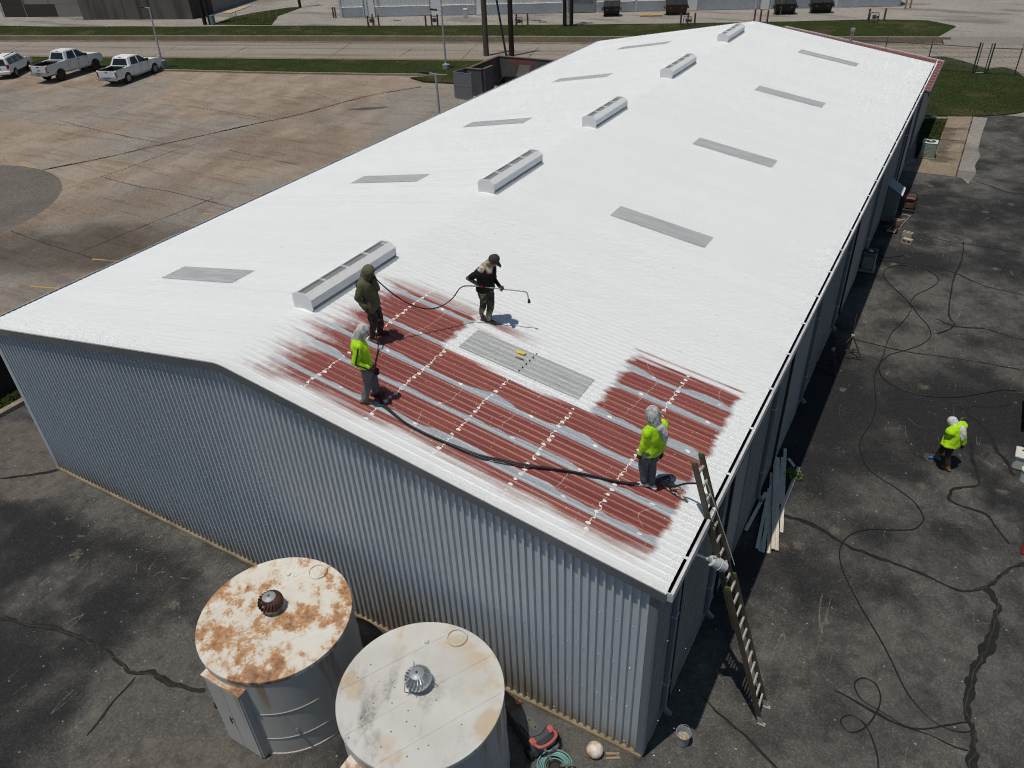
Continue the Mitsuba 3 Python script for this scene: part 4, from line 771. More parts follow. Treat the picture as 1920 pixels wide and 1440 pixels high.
for y_ in (14.2, 15.2): 
    w_ = part(t, 'wheel', move(lathe([(.12, -.1), (.27, -.1), (.31, -.06), (.31, .06), (.27, .1), (.12, .1)], 32), tilt=(math.pi / 2, [0, 1, 0]), loc=(6.30, y_, .315)), 'mat_black_rubber', 30)
    part(w_, 'hub', move(lathe([(.12, -.09), (.12, .08), (.05, .1), (0, .1)], 20), tilt=(math.pi / 2, [0, 1, 0]), loc=(6.30, y_, .315)), 'mat_galv')

# ================================================================ white warehouse across the road
FB = np.array((-61.18, 63.13, ZF)); fa = math.radians(21.66); fd = np.array((math.cos(fa), math.sin(fa), 0)); fn = np.array((math.sin(fa), -math.cos(fa), 0))
def fw_(s, o, z): return FB + fd * s + fn * o + (0, 0, z)
def fbox(s0, s1, o0, o1, z0, z1, c=.01): return move(box(s0, s1, -o1, -o0, z0, z1, c), FB, fa)
mat('mat_far_white', lambda p, n, uv: mix((.56, .57, .58), (.66, .67, .68), fbm(p.x * .8, p.y * .8, p.z * .6, 4)), .5)
mat('mat_far_rib', lambda p, n, uv: mix((.70, .71, .72), (.80, .81, .82), fbm(p.x * 1.5, p.y * 1.5, p.z, 4)), .5)
t = thing('white_warehouse', 'long white ribbed metal warehouse across the road', 'building')
part(t, 'core', fbox(.02, 58.9, -18, -.16, -.2, 5.2), 'mat_far_white')
def fsheet(s0, s1, o, z0, z1, per, h):
    pr = []; u = s0
    while u < s1 - per * .9:
        pr += [(u, 0), (u + per * .72, 0), (u + per * .76, h), (u + per * .96, h)]; u += per
    pr.append((s1, 0)); m = grid([[fw_(u, o + hh, z) for z in (z0, z1)] for u, hh in pr])
    if (m.face_normals @ fn).mean() < 0: m.invert()
    return m
bays = [(.25, 2.79), (4.02, 10.21), (11.59, 15.28), (16.23, 24.7), (28.4, 32.41), (32.63, 37.6), (38.92, 45.1), (46.2, 52.4), (53.0, 58.7)]
for i, (s0, s1) in enumerate(bays):
    b = part(t, 'wall_bay', fsheet(s0, s1, .0, 1.05, 5.1, .30, .03), 'mat_far_white')
    part(b, 'ledge', fbox(s0 - .05, s1 + .03, -.08, .10, .98, 1.05), 'mat_far_white'); part(b, 'lower_ribs', fsheet(s0, s1, -.13, .02, .98, .22, .05), 'mat_far_rib')
for s0, s1 in ((2.85, 3.95), (10.3, 11.5), (15.35, 16.15), (37.7, 38.85), (45.2, 46.1)):
    d = part(t, 'door', fbox(s0 + .06, s1 - .06, -.06, -.0, .06, 2.1), 'mat_far_rib'); part(d, 'frame', [fbox(s0, s0 + .06, -.1, .03, 0, 5.1), fbox(s1 - .06, s1, -.1, .03, 0, 5.1), fbox(s0, s1, -.1, .02, 2.1, 5.1)], 'mat_far_white')
    part(d, 'sill', fbox(s0, s1, -.1, .25, -.02, .06), 'mat_kerb')
for s in (2.7, 3.1, 24.75, 30.6, 32.5, 44.7, 52.7): part(t, 'downspout', fbox(s - .05, s + .05, .03, .13, .05, 5.1), 'mat_far_white')
part(t, 'corner_post', fbox(-.06, .2, -.3, .05, 0, 5.2), 'mat_lamp_grey'); part(t, 'wall_lamp', fbox(4.25, 4.5, .03, .2, 1.9, 2.2), 'mat_white_metal')
mt = part(t, 'meter_board', fbox(25.4, 28.2, -.1, .06, .05, 2.9), mat('mat_meter_board', (.24, .26, .28), .5))
for i in range(5): part(mt, 'meter_box', fbox(26.1 + .38 * i, 26.36 + .38 * i, .061, .2, 1.75, 2.3), 'mat_white_plastic'); part(mt, 'meter_dial', move(rod((26.23 + .38 * i, -.2, 1.95), (26.23 + .38 * i, -.25, 1.95), .07, n=12), FB, fa), 'mat_dark')
for i in range(6): part(mt, 'switch_box', fbox(25.9 + .35 * i, 26.1 + .35 * i, .061, .16, 1.35, 1.55), 'mat_white_plastic')
part(mt, 'main_box', fbox(25.5, 25.8, .061, .22, .35, 2.5), 'mat_white_plastic')

# grey concrete building on the left
t = thing('concrete_building', 'grey concrete slab building behind the verge at the top left', 'building')
c0, c1 = np.array((-92.67, 52.91)), np.array((-78.53, 57.24)); ca = math.atan2(c1[1] - c0[1], c1[0] - c0[0]); cl = float(np.linalg.norm(c1 - c0))
mat('mat_slab', lambda p, n, uv: mix((.105, .098, .09), (.16, .15, .142), fbm(p.x * .5, p.y * .5, p.z * .5, 4)) * (1 - .35 * smoothstep(.5, .7, fbm(p.x * 1.6, p.y * 1.6, p.z * .12, 3))), .9, spec=.2)
mat('mat_brown_slab', (.055, .042, .036), .9)
mat('mat_slab_light', lambda p, n, uv: mix((.20, .19, .18), (.28, .27, .26), fbm(p.x * .6, p.y * .6, p.z * .4, 4)), .9, spec=.2)
def cbox(x0, x1, y0, y1, z0, z1, c=.01): return move(box(x0, x1, y0, y1, z0, z1, c), (c0[0], c0[1], ZF), ca)
part(t, 'core', cbox(.05, cl - .05, .12, 15, -.2, 5.3), 'mat_slab'); part(t, 'core', cbox(-13.2, .04, 2.32, 15, -.2, 5.3), 'mat_slab')
for i, (a, b) in enumerate(((0, 5.9), (5.94, 8.0), (8.04, 9.4), (9.44, cl))): part(t, 'wall_panel', cbox(a, b, 0, .118, 0, 5.3, .025), 'mat_slab')
for i, (a, b) in enumerate(((-13.2, -9.8), (-9.76, -6.2), (-6.16, -.02))): part(t, 'recess_panel', cbox(a, b, 2.2, 2.318, 1.4, 5.3, .025), 'mat_slab_light' if i else 'mat_brown_slab')
part(t, 'brown_base', cbox(-13.2, -5.4, 2.19, 2.318, 0, 1.38), 'mat_brown_slab'); part(t, 'grey_base', cbox(-5.36, -.02, 2.2, 2.318, 0, 1.38), 'mat_slab_light'); part(t, 'return_wall', cbox(-.12, -.0, .1, 2.3, 0, 5.3), 'mat_slab')
for a, b in ((.1, 4.4), (4.46, 8.8), (8.86, 15)): part(t, 'side_panel', cbox(cl - .045, cl + .06, a, b, 0, 5.3, .02), 'mat_slab_light' if a > 1 else 'mat_brown_slab')  # first side panel coloured brown to paint in the shaded face
part(t, 'drain_pipe', cbox(-13.3, -13.2, 2.0, 2.1, 0, 5.3), 'mat_galv'); part(t, 'drain_pipe', cbox(-9.85, -9.78, 2.1, 2.18, 0, 5.3), 'mat_galv')
solo('plywood_sheet', slab(Polygon([(-78.562, 61.401), (-76.972, 61.579), (-78.792, 66.648), (-79.509, 66.103)]), ZF + .01, ZF + .06), mat('mat_ply', (.36, .28, .19), .9), 'tan plywood sheet lying beside the concrete building', 'board')

# ================================================================ poles and posts
mat('mat_wood_pole', lambda p, n, uv: mix((.075, .065, .055), (.135, .12, .105), noise(p.x * 14, p.y * 14, p.z * .8)), .95, spec=.1); mat('mat_wood_dark', lambda p, n, uv: mix((.022, .018, .016), (.05, .042, .036), noise(p.x * 14, p.y * 14, p.z * .8)), .95, spec=.1)
def upole(c, z, h, label, group, m='mat_wood_pole', r=.20, arm=True):
    t = thing('utility_pole', label, 'utility pole', group); part(t, 'pole', rod((c[0], c[1], z - .05), (c[0], c[1], z + h), r, r * .8, 14), m)
    if arm:
        part(t, 'cross_arm', box(c[0] - 1.2, c[0] + 1.2, c[1] - .32, c[1] - .2, z + h - 1.2, z + h - 1.05), m); part(t, 'transformer', rod((c[0] + .1, c[1] + .45, z + h - 3.2), (c[0] + .1, c[1] + .45, z + h - 2.2), .28, n=14), 'mat_lamp_grey')
p1, p2 = (-36.1, 53.2), (-33.9, 53.9)
upole(p1, 0, 11.5, 'weathered grey utility pole behind the bin enclosure', None, r=.25); upole(p2, 0, 11.5, 'dark utility pole behind the bin enclosure, right of the grey one', None, 'mat_wood_dark', .23, False)
solo('guy_cable_guard', rod((-34.25, 53.55, 0), (-35.7, 53.5, 9), .09, .09, 8), 'mat_dark', 'thin black guarded cable slanting between the two poles behind the enclosure', 'cable')
pa, pb = (-24.772, 68.439), (-23.614, 68.776)
upole((-34.547, 65.587), ZF, 11, 'dark utility pole in the far grass, left of a close pair', None, 'mat_wood_dark', .2); upole((-33.932, 65.766), ZF, 11, 'dark utility pole in the far grass, right of a close pair', None, 'mat_wood_dark', .2, False)
upole((-74.021, 55.066), ZF, 11, 'grey utility pole beside the concrete building, left of a pair', None, 'mat_wood_dark', .22); upole((-73.374, 55.253), ZF, 11, 'grey utility pole beside the concrete building, right of a pair', None, 'mat_wood_dark', .2, False)
upole((-71.369, 67.484), ZF, 10, 'dark utility pole at the far tip of the grass wedge', None, 'mat_wood_dark', .17)
solo('conduit_pipe', rod((-34.367, 65.934, 0.450), tuple(np.array((-34.367, 65.934, 0.450)) + (0, 0, 7)), .05), 'mat_lamp_grey', 'thin pale conduit pipe between the paired dark poles', 'pipe')
q = (-73.052, 55.346); solo('utility_cabinet', box(q[0] - .25, q[0] + .25, q[1] - .2, q[1] + .2, ZF, ZF + .95, .03), mat('mat_cab', (.16, .19, .19), .5), 'small grey green cabinet at the foot of the left poles', 'cabinet')
mat('mat_pole_grey', (.40, .42, .44), .45, metal=.2); mat('mat_base_grey', lambda p, n, uv: mix((.20, .225, .26), (.30, .32, .35), fbm(p.x * 3, p.y * 3, p.z * 3, 3)), .9)
def lamp(c, h, label, wide, lean=0.):
    t = thing('street_lamp', label, 'street lamp'); x, y = c; bh = .75 if wide else .45
    part(t, 'base', lathe([(.36 if wide else .30, 0), (.36 if wide else .30, bh), (.3 if wide else .2, bh + .04), (0, bh + .05)], 24, (x, y, .002)), 'mat_base_grey', 40)
    part(t, 'pole', rod((x, y, bh), (x + lean, y, h), .085, .06, 12), 'mat_pole_grey'); part(t, 'flange', box(x - .14, x + .14, y - .14, y + .14, bh + .04, bh + .09), 'mat_pole_grey')
    a = np.array((x + lean, y, h)); part(t, 'arm', beam(a - (0, 0, .06), a + np.array((-.38, -.22, .05)), .06, .06), 'mat_pole_grey')
    part(t, 'head', beam(a + np.array((-.3, -.18, .03)), a + np.array((-.78, -.46, .10)), .26, .12), 'mat_dark')
lamp((-61.35, 38.9), 5.05, 'street lamp on a fat blue grey base next to the nearest white pickup', True, .35); lamp((-36.4, 47.3), 4.55, 'street lamp on a small base in the verge near the bin enclosure', False); lamp((-23.6, 28.0), 4.8, 'street lamp rising just behind the left eave of the white roof', False)
mat('mat_bollard', lambda p, n, uv: mix((.11, .04, .025), (.20, .10, .06), noise(p.x * 9, p.y * 9, p.z * 5)), .8); mat('mat_tan_post', (.30, .22, .14), .8)
BO = [(-61.938, 62.747), (-61.687, 62.817), (-54.285, 59.364), (-54.473, 60.401), (-53.377, 60.001), (-48.283, 61.275), (-48.027, 61.961), (-47.415, 62.139), (-39.403, 64.470), (-38.513, 65.179), (-23.907, 69.149), (-23.370, 69.592), (-22.689, 69.617), (-17.907, 73.020), (-17.312, 72.896), (-16.629, 72.801), (-8.090, 75.804), (-6.795, 76.456), (-5.872, 83.707), (-5.485, 84.133)]
ORD = 'first second third fourth fifth sixth seventh eighth ninth tenth eleventh twelfth thirteenth fourteenth fifteenth sixteenth seventeenth eighteenth'.split()
for i, c in enumerate(BO):
    tan = i >= 18
    k = solo('bollard', cat([rod((c[0], c[1], ZF), (c[0], c[1], ZF + 1.05), .085, n=12), lathe([(.085, 1.05), (.06, 1.09), (0, 1.105)], 12, (c[0], c[1], ZF))]), 'mat_tan_post' if tan else 'mat_bollard', ('tan pipe bollard at the right end of the white warehouse, ' + ('left' if i == 18 else 'right') + ' of two' if tan else 'rusty pipe bollard in front of the white warehouse, ' + ORD[i] + ' from the left'), 'bollard', 'tan bollards at the warehouse corner' if tan else 'rusty bollards along the service lane')
for i, c in enumerate([(-54.241, 59.842), (-47.748, 62.042), (-38.881, 64.026), (-23.182, 68.902), (-7.519, 75.121)]):
    t = thing('gas_meter', 'grey gas meter on pipes between rusty bollards, ' + ORD[i] + ' from the left', 'gas meter', 'gas meters in the far grass'); x, y = c
    part(t, 'meter', box(x - .16, x + .16, y - .12, y + .12, ZF + .35, ZF + .72, .04), mat('mat_meter', (.07, .085, .085), .5) if i == 0 else 'mat_meter'); part(t, 'pipe', tube(curve([(x - .35, y, ZF), (x - .35, y, ZF + .8), (x, y, ZF + .85), (x + .35, y, ZF + .8), (x + .35, y, ZF)], 5), .035), 'mat_meter'); part(t, 'regulator', rod((x + .3, y - .1, ZF + .5), (x + .3, y + .1, ZF + .5), .12, n=12), 'mat_meter')
ST = [(-70.894, 58.960), (-68.232, 58.214), (-68.069, 60.133), (-68.875, 59.908), (-73.001, 58.752)]
for i, c in enumerate(ST): solo('marker_stake', beam((c[0], c[1], ZF), (c[0] + .06, c[1], ZF + .75), .06, .06, (0, 1, 0)), 'mat_tan_post', 'thin wooden stake standing in the grass wedge, ' + ('second', 'third', 'fifth', 'fourth', 'first')[i] + ' from the left', 'stake', 'stakes in the grass wedge')
for i, (c, s) in enumerate((((-38.815, 67.720), 'dark drain grate in the service lane, left of two'), ((-37.838, 67.056), 'dark drain grate in the service lane, right of two'), ((-53.676, 63.533), 'dark drain grate near the left end of the warehouse'))):
    t = thing('drain_grate', s, 'drain grate')
    part(t, 'frame', move(box(-.42, .42, -.25, .25, 0, .012, .003), (c[0], c[1], ZF - .01), fa), 'mat_dark')
    for q in range(5): part(t, 'bar', move(box(-.38, .38, -.21 + q * .09, -.17 + q * .09, .012, .022, .002), (c[0], c[1], ZF - .01), fa), 'mat_meter')
c = (-47.278, 67.317); t = thing('white_cabinet', 'small white cabinet against the white warehouse wall', 'cabinet'); part(t, 'body', move(box(-.2, .2, -.15, .15, 0, .75, .03), (c[0], c[1] - .1, ZF), fa), 'mat_lamp_grey'); part(t, 'cap', move(box(-.23, .23, -.18, .18, .753, .83, .03), (c[0], c[1] - .1, ZF), fa), 'mat_white_plastic')
# ---------------------------------------------------------------- bins
mat('mat_bin_black', (.012, .013, .014), .45); mat('mat_bin_brown', lambda p, n, uv: mix((.05, .028, .016), (.085, .05, .028), noise(p.x * 4, p.y * 4, p.z * 4)), .6)
def bin_(c, z, rot, label, m, w=1.8, lids='shut'):
    t = thing('waste_container', label, 'waste container'); zs = 1 if lids == 'shut' else .68
    def P(q):
        q = tm(q).copy(); q.vertices[:, 2] *= zs; return move(q, (c[0], c[1], z), rot)
    b = m3.Manifold.hull_points(np.array([(x * w / 2, y, zz) for x, y, zz in [(-.93, -.35, .12), (.93, -.35, .12), (-.93, .55, .12), (.93, .55, .12), (-1, -.75, .95), (1, -.75, .95), (-1, .6, 1.3), (1, .6, 1.3)]]))
    b = b - m3.Manifold.hull_points(np.array([(x * w / 2, y, zz) for x, y, zz in [(-.88, -.3, .2), (.88, -.3, .2), (-.88, .5, .2), (.88, .5, .2), (-.95, -.7, 1.0), (.95, -.7, 1.0), (-.95, .55, 1.5), (.95, .55, 1.5)]]))
    part(t, 'tub', P(b), m)
    for s in (-1, 1):
        x0, x1 = (s * w / 2 * .98, s * .02) if s < 0 else (.02, w / 2 * .98)
        if lids == 'shut': l = hull([(x, y, zz + e) for x in (x0, x1) for y, zz in ((-.80, .965), (.62, 1.32)) for e in (0, .03)])
        else:
            an = 1.2 if s < 0 else .75; l = hull([(x, .62 + 1.3 * math.cos(an) * f - e * math.sin(an), 1.32 + 1.3 * math.sin(an) * f + e * math.cos(an)) for x in (x0, x1) for f in (0, 1) for e in (0, .03)])
        ld = part(t, 'lid', P(l), 'mat_bin_black')
        if lids != 'shut':
            for q in range(5):
                xq = x0 + (x1 - x0) * (q + .7) / 5.4; part(ld, 'rib', P(beam((xq, .60 + 1.25 * math.cos(an) + .0, 1.35 + 1.25 * math.sin(an)), (xq, .64, 1.36), .05, .05)), mat('mat_bin_rib', (.035, .036, .036), .5) if 'mat_bin_rib' not in scene else 'mat_bin_rib')
    for s in (-1, 1): part(t, 'fork_pocket', P(box(s * w / 2 - .08 + (.09 if s > 0 else -.09), s * w / 2 + .08 + (.09 if s > 0 else -.09), -.5, .35, .6, .78, .02)), m); part(t, 'foot', P(box(s * w * .4 - .06, s * w * .4 + .06, -.3, .5, 0, .12)), 'mat_dark')
    for s in (-.5, .5): part(t, 'notice', P(hull([(s * w * .55 + dx, -.565 - .26 * dz - e, .56 + .3 * dz + .0) for dx in (-.07, .07) for dz in (.2, .6) for e in (-.0, .01)])), 'mat_meter_board')
    return t
bin_(np.array((-32.458, 71.730)) + (0, .5), ZF, fa, 'black waste container by the warehouse, left of the brown one', 'mat_bin_black', 1.7); bin_(np.array((-26.441, 74.346)) + (0, .5), ZF, fa, 'brown waste container with pale notices by the warehouse', 'mat_bin_brown', 2.2)
bin_(np.array((-16.258, 77.431)) + (0, .4), ZF, fa, 'black waste container right of the brown one, behind a thin post', 'mat_bin_black', 2.0); bin_(np.array((-13.125, 79.065)) + (0, .4), ZF, fa, 'black waste container farthest right along the warehouse', 'mat_bin_black', 2.0)
c = (-16.430, 77.070); solo('thin_post', rod((c[0], c[1], ZF), (c[0], c[1], ZF + 1.7), .04), 'mat_tan_post', 'thin tan post in front of the third waste container', 'post')
mat('mat_pallet', lambda p, n, uv: mix((.38, .24, .08), (.52, .36, .15), noise(p.x * 9, p.y * 9, p.z * 9)), .9)
c = np.array((-28.517, 73.295))
for i in range(2):
    t = thing('pallet', 'yellow wooden pallet beside the brown waste container' if i else 'yellow wooden pallet farther left of the brown waste container', 'pallet'); P = lambda q: move(q, (c[0] + fd[0] * (1.15 * i - .6), c[1] + fd[1] * (1.15 * i - .6), ZF), fa)
    for q in range(6): part(t, 'slat', P(box(-.55, .55, -.5 + q * .18, -.39 + q * .18, .11, .135, .003)), 'mat_pallet')
    for q in range(3): part(t, 'runner', P(box(-.54 + q * .5, -.46 + q * .5, -.5, .51, 0.002, .108, .003)), 'mat_pallet')
# bin enclosure by the left eave
mat('mat_block_wall', lambda p, n, uv: mix((.085, .088, .10), (.14, .142, .15), fbm(p.x * 2, p.y * 2, p.z * 2, 3)) * (1 - .35 * dr.select((p.z * 5 - dr.floor(p.z * 5) < .10), 1., 0.)), .9, spec=.2)
mat('mat_stained_wall', lambda p, n, uv: mix(mix((.07, .085, .085), (.11, .12, .12), fbm(p.x * 2, p.y * 2, p.z * 2, 3)), (.26, .09, .08), smoothstep(.48, .62, fbm(p.x * .9 + p.z, p.y * .9, p.z * .5, 3)) * smoothstep(-26.4, -27.6, p.x) * .8), .9, spec=.2)
mat('mat_gate', lambda p, n, uv: mix((.115, .125, .14), (.165, .175, .19), fbm(p.x * 2, p.y * 2, p.z * 2, 3)), .5)
t = thing('bin_enclosure', 'block walled bin enclosure with an open grey metal gate leaf', 'enclosure')
for nm, a in (('wall', (-30.2, -30.0, 41.2, 45.3)), ('wall', (-30.2, -28.95, 40.98, 41.18)), ('wall', (-28.98, -28.78, 41.2, 42.4)), ('back_wall', (-30.2, -19.0, 45.3, 45.5)), ('wall', (-19.2, -19.0, 41, 45.3))):
    w_ = part(t, nm, box(a[0], a[1], a[2], a[3], 0, 1.85, .01), 'mat_stained_wall' if nm == 'back_wall' or a[0] == -30.2 and a[2] == 41.2 else 'mat_block_wall'); part(w_, 'coping', box(a[0] - .03, a[1] + .03, a[2] - .03, a[3] + .03, 1.853, 1.92, .01), mat('mat_coping', (.12, .075, .055), .9) if 'mat_coping' not in scene else 'mat_coping')
for nm, a in (('gate_leaf', ((-30.65, 39.95), (-29.05, 39.80))), ('gate_leaf', ((-30.72, 40.0), (-30.4, 41.4)))):
    A0, A1 = np.array(a[0] + (0,)), np.array(a[1] + (0,)); gl = part(t, nm, beam(A0 + (0, 0, .93), A1 + (0, 0, .93), .05, 1.72, (0, 0, 1), .02), 'mat_gate')
    part(gl, 'frame', [beam(A0 + (0, 0, z), A1 + (0, 0, z), .08, .06) for z in (.05, .95, 1.82)] + [rod(A1 + (0, 0, .02), A1 + (0, 0, 1.95), .05)], 'mat_gate')
bin_((-27.7, 43.3), .004, 0.15, 'black waste container with ribbed lids thrown open inside the enclosure', 'mat_bin_black', 1.9, 'open'); bin_((-25.2, 43.2), .004, -.1, 'black waste container with open lids, right one inside the enclosure', 'mat_bin_black', 1.9, 'open')

# ================================================================ fences
mat('mat_green_pipe', (.035, .055, .055), .5); mat('mat_wire', (.22, .24, .24), .5, metal=.5)
t = thing('chain_link_fence', 'chain link fence with a narrow gate on the lawn', 'fence')
g1, g2, g3 = np.array((1.751, 59.543) + (0,)), np.array((2.664, 59.520) + (0,)), np.array((4.411, 59.714) + (0,))
dv = (g2 - g1) / np.linalg.norm(g2 - g1); d3 = (g3 - g2) / np.linalg.norm(g3 - g2); left = [g1 - dv * 3.1 * i for i in range(1, 6)]
for q in [g3, g3 + d3 * 3, g3 + d3 * 6] + left: part(t, 'post', [rod(q, q + (0, 0, 1.85), .04), rod(q + (0, 0, 1.85), q + (0, 0, 2.2), .018)], 'mat_green_pipe')
for q in (g1, g2): part(t, 'gate_post', rod(q, q + (0, 0, 2.12), .055), 'mat_green_pipe')
part(t, 'top_rail', rod(left[-1] + (0, 0, 1.8), g1 + (0, 0, 1.8), .028), 'mat_green_pipe'); part(t, 'top_rail', rod(g2 + (0, 0, 1.8), g3 + d3 * 6 + (0, 0, 1.8), .028), 'mat_green_pipe')
e1, e2 = g1 + dv * .16, g2 - dv * .16; gt = part(t, 'gate', [rod(e1 + (0, 0, .08), e1 + (0, 0, 2.1), .035), rod(e2 + (0, 0, .08), e2 + (0, 0, 2.1), .035)], 'mat_green_pipe')
for z in (.1, 1.05, 1.8): part(gt, 'bar', rod(e1 + (0, 0, z), e2 + (0, 0, z), .026), 'mat_pole_grey')
def links(a, b, h, step=.09):
    n_ = int(np.linalg.norm(b - a) / step); ms = []; s = np.cross((b - a) / np.linalg.norm(b - a), (0, 0, 1)) * .002
    for i in range(-int(h / step), n_):
        for up in (1, -1):
            x0, x1 = max(i, 0), min(i + int(h / step), n_)
            if x1 <= x0: continue
            z0, z1 = (x0 - i) * step, (x1 - i) * step
            if up < 0: z0, z1 = h - z0, h - z1
            p0, p1 = a + (b - a) * x0 / n_ + (0, 0, z0 + .05), a + (b - a) * x1 / n_ + (0, 0, z1 + .05)
            ms.append(trimesh.Trimesh([p0 - s, p0 + (0, 0, .004), p0 + s, p1 - s, p1 + (0, 0, .004), p1 + s], [(0, 1, 4), (0, 4, 3), (1, 2, 5), (1, 5, 4), (2, 0, 3), (2, 3, 5)], process=False))
    return cat(ms)
part(t, 'chain_link', cat([links(left[-1], g1, 1.7), links(e1, e2, 1.7), links(g2, g3 + d3 * 6, 1.7)]), 'mat_wire', kind='stuff')
t = thing('plank_fence', 'dark brown plank fence behind the grass bed left of the building', 'fence')
mat('mat_fence_dark', lambda p, n, uv: mix((.018, .014, .012), (.04, .033, .028), noise(p.x * 9, p.y * 9, p.z * .9)), .95)
for i in range(44): part(t, 'plank', box(-23.55, -23.525, -1.5 + .15 * i, -1.355 + .15 * i, .02, 1.75 + .015 * (i * 7 % 3), .004), 'mat_fence_dark')
for z in (.35, 1.5): part(t, 'rail', box(-23.60, -23.552, -1.5, 5.1, z, z + .09), 'mat_fence_dark')

# ================================================================ vehicles
mat('mat_car_white', lambda p, n, uv: mix((.66, .67, .66), (.74, .75, .74), noise(p.x * 2, p.y * 2, p.z * 2)), .3, clearcoat=.7, clearcoat_gloss=.9); mat('mat_glass_dark', (.012, .014, .016), .08, spec=.7); mat('mat_tail_red', (.22, .015, .012), .2); mat('mat_chrome', (.55, .56, .57), .2, metal=.9); mat('mat_tyre', (.016, .016, .016), .8); mat('mat_rim', (.42, .43, .44), .3, metal=.7); mat('mat_bed', (.014, .014, .015), .7); mat('mat_muddy', lambda p, n, uv: mix((.60, .61, .60), (.36, .29, .22), smoothstep(.9, .4, p.z + .5 * fbm(p.x * 4, p.y * 4, p.z * 4, 3))), .4)
scene['mat_glass_dark'] = {'type': 'twosided', 'bsdf': {'type': 'principled', 'base_color': rgb((.012, .014, .016)), 'roughness': .08, 'specular': .7}}
def ext(poly, w): return m3.Manifold.extrude(m3.CrossSection([np.array(poly, float)]), 2 * w).translate((0, 0, -w)).rotate((90, 0, 0))
def front(poly, x0, x1):
    m = m3.Manifold.extrude(m3.CrossSection([np.array(poly, float)]), x1 - x0)      # (y, z) polygon along x
    return m.transform(np.array([[0, 0, 1, x0], [1, 0, 0, 0], [0, 1, 0, 0]], float))
def sym(h): return [(y, z) for y, z in h] + [(-y, z) for y, z in h[::-1]]
def vehicle(key, label, cat_, loc, rot, side, sect, wheels, wr, ww, windows, extra, paint='mat_car_white', sz=1.0):
    t = thing(key, label, cat_); P = lambda m: move(m, (loc[0], loc[1], .008), rot)
    def off(pts, d): return [(y + (d if y > 0 else -d), z + (d if z > 1.6 else 0)) for y, z in pts]
    s2 = ext(side, 1.3); body = s2 ^ front(sym(sect), -4, 4)
    for x in wheels:
        body = body - m3.Manifold.cylinder(3, wr + .075, wr + .075, 40, True).rotate((90, 0, 0)).translate((x, 0, wr))
    for c in extra.get('cut', []): body = body - m3.Manifold.cube((c[1] - c[0], c[3] - c[2], c[5] - c[4])).translate((c[0], c[2], c[4]))
    part(t, 'body', P(body), paint, 25)
    inner = front(sym(off(sect, -.02)), -4, 4); outer = front(sym(off(sect, .012)), -4, 4)
    for w in windows: 
        g = (ext(w, 1.3) ^ outer) - inner
        for sgn in (1, -1):
            h = g ^ m3.Manifold.cube((10, 3, 4)).translate((-5, 0 if sgn > 0 else -3, 0)); part(t, 'window', P(h), 'mat_glass_dark')
    for nm, pts in extra['glass']: part(t, nm, P(hull(pts)), 'mat_glass_dark')
    for x in wheels:
        for s in (-1, 1):
            y = s * extra['track']; A = lambda m: P(move(move(m, tilt=(math.pi / 2 * -s, [1, 0, 0])), (x, y, wr)))
            w_ = part(t, 'wheel', A(lathe([(wr * .60, -ww / 2), (wr * .9, -ww / 2), (wr, -ww * .35), (wr, ww * .35), (wr * .9, ww / 2), (wr * .60, ww / 2)], 32)), 'mat_tyre', 35)
            part(w_, 'rim', A(lathe([(wr * .61, -ww / 2), (wr * .61, ww * .42), (wr * .55, ww * .38), (wr * .5, ww * .15), (0, ww * .15)], 24)), extra.get('rim', 'mat_rim'))
            for k in range(6):
                a = k * math.pi / 3; part(w_, 'spoke', A(hull([(r * math.cos(a + d), r * math.sin(a + d), z) for r, d in ((wr * .12, .5), (wr * .12, -.5), (wr * .56, .12), (wr * .56, -.12)) for z in (ww * .16, ww * .34)])), extra.get('rim', 'mat_rim'))
    for nm, b, m in extra['boxes']: part(t, nm, P(box(*b) if isinstance(b, tuple) else tm(b)), m)
    return t
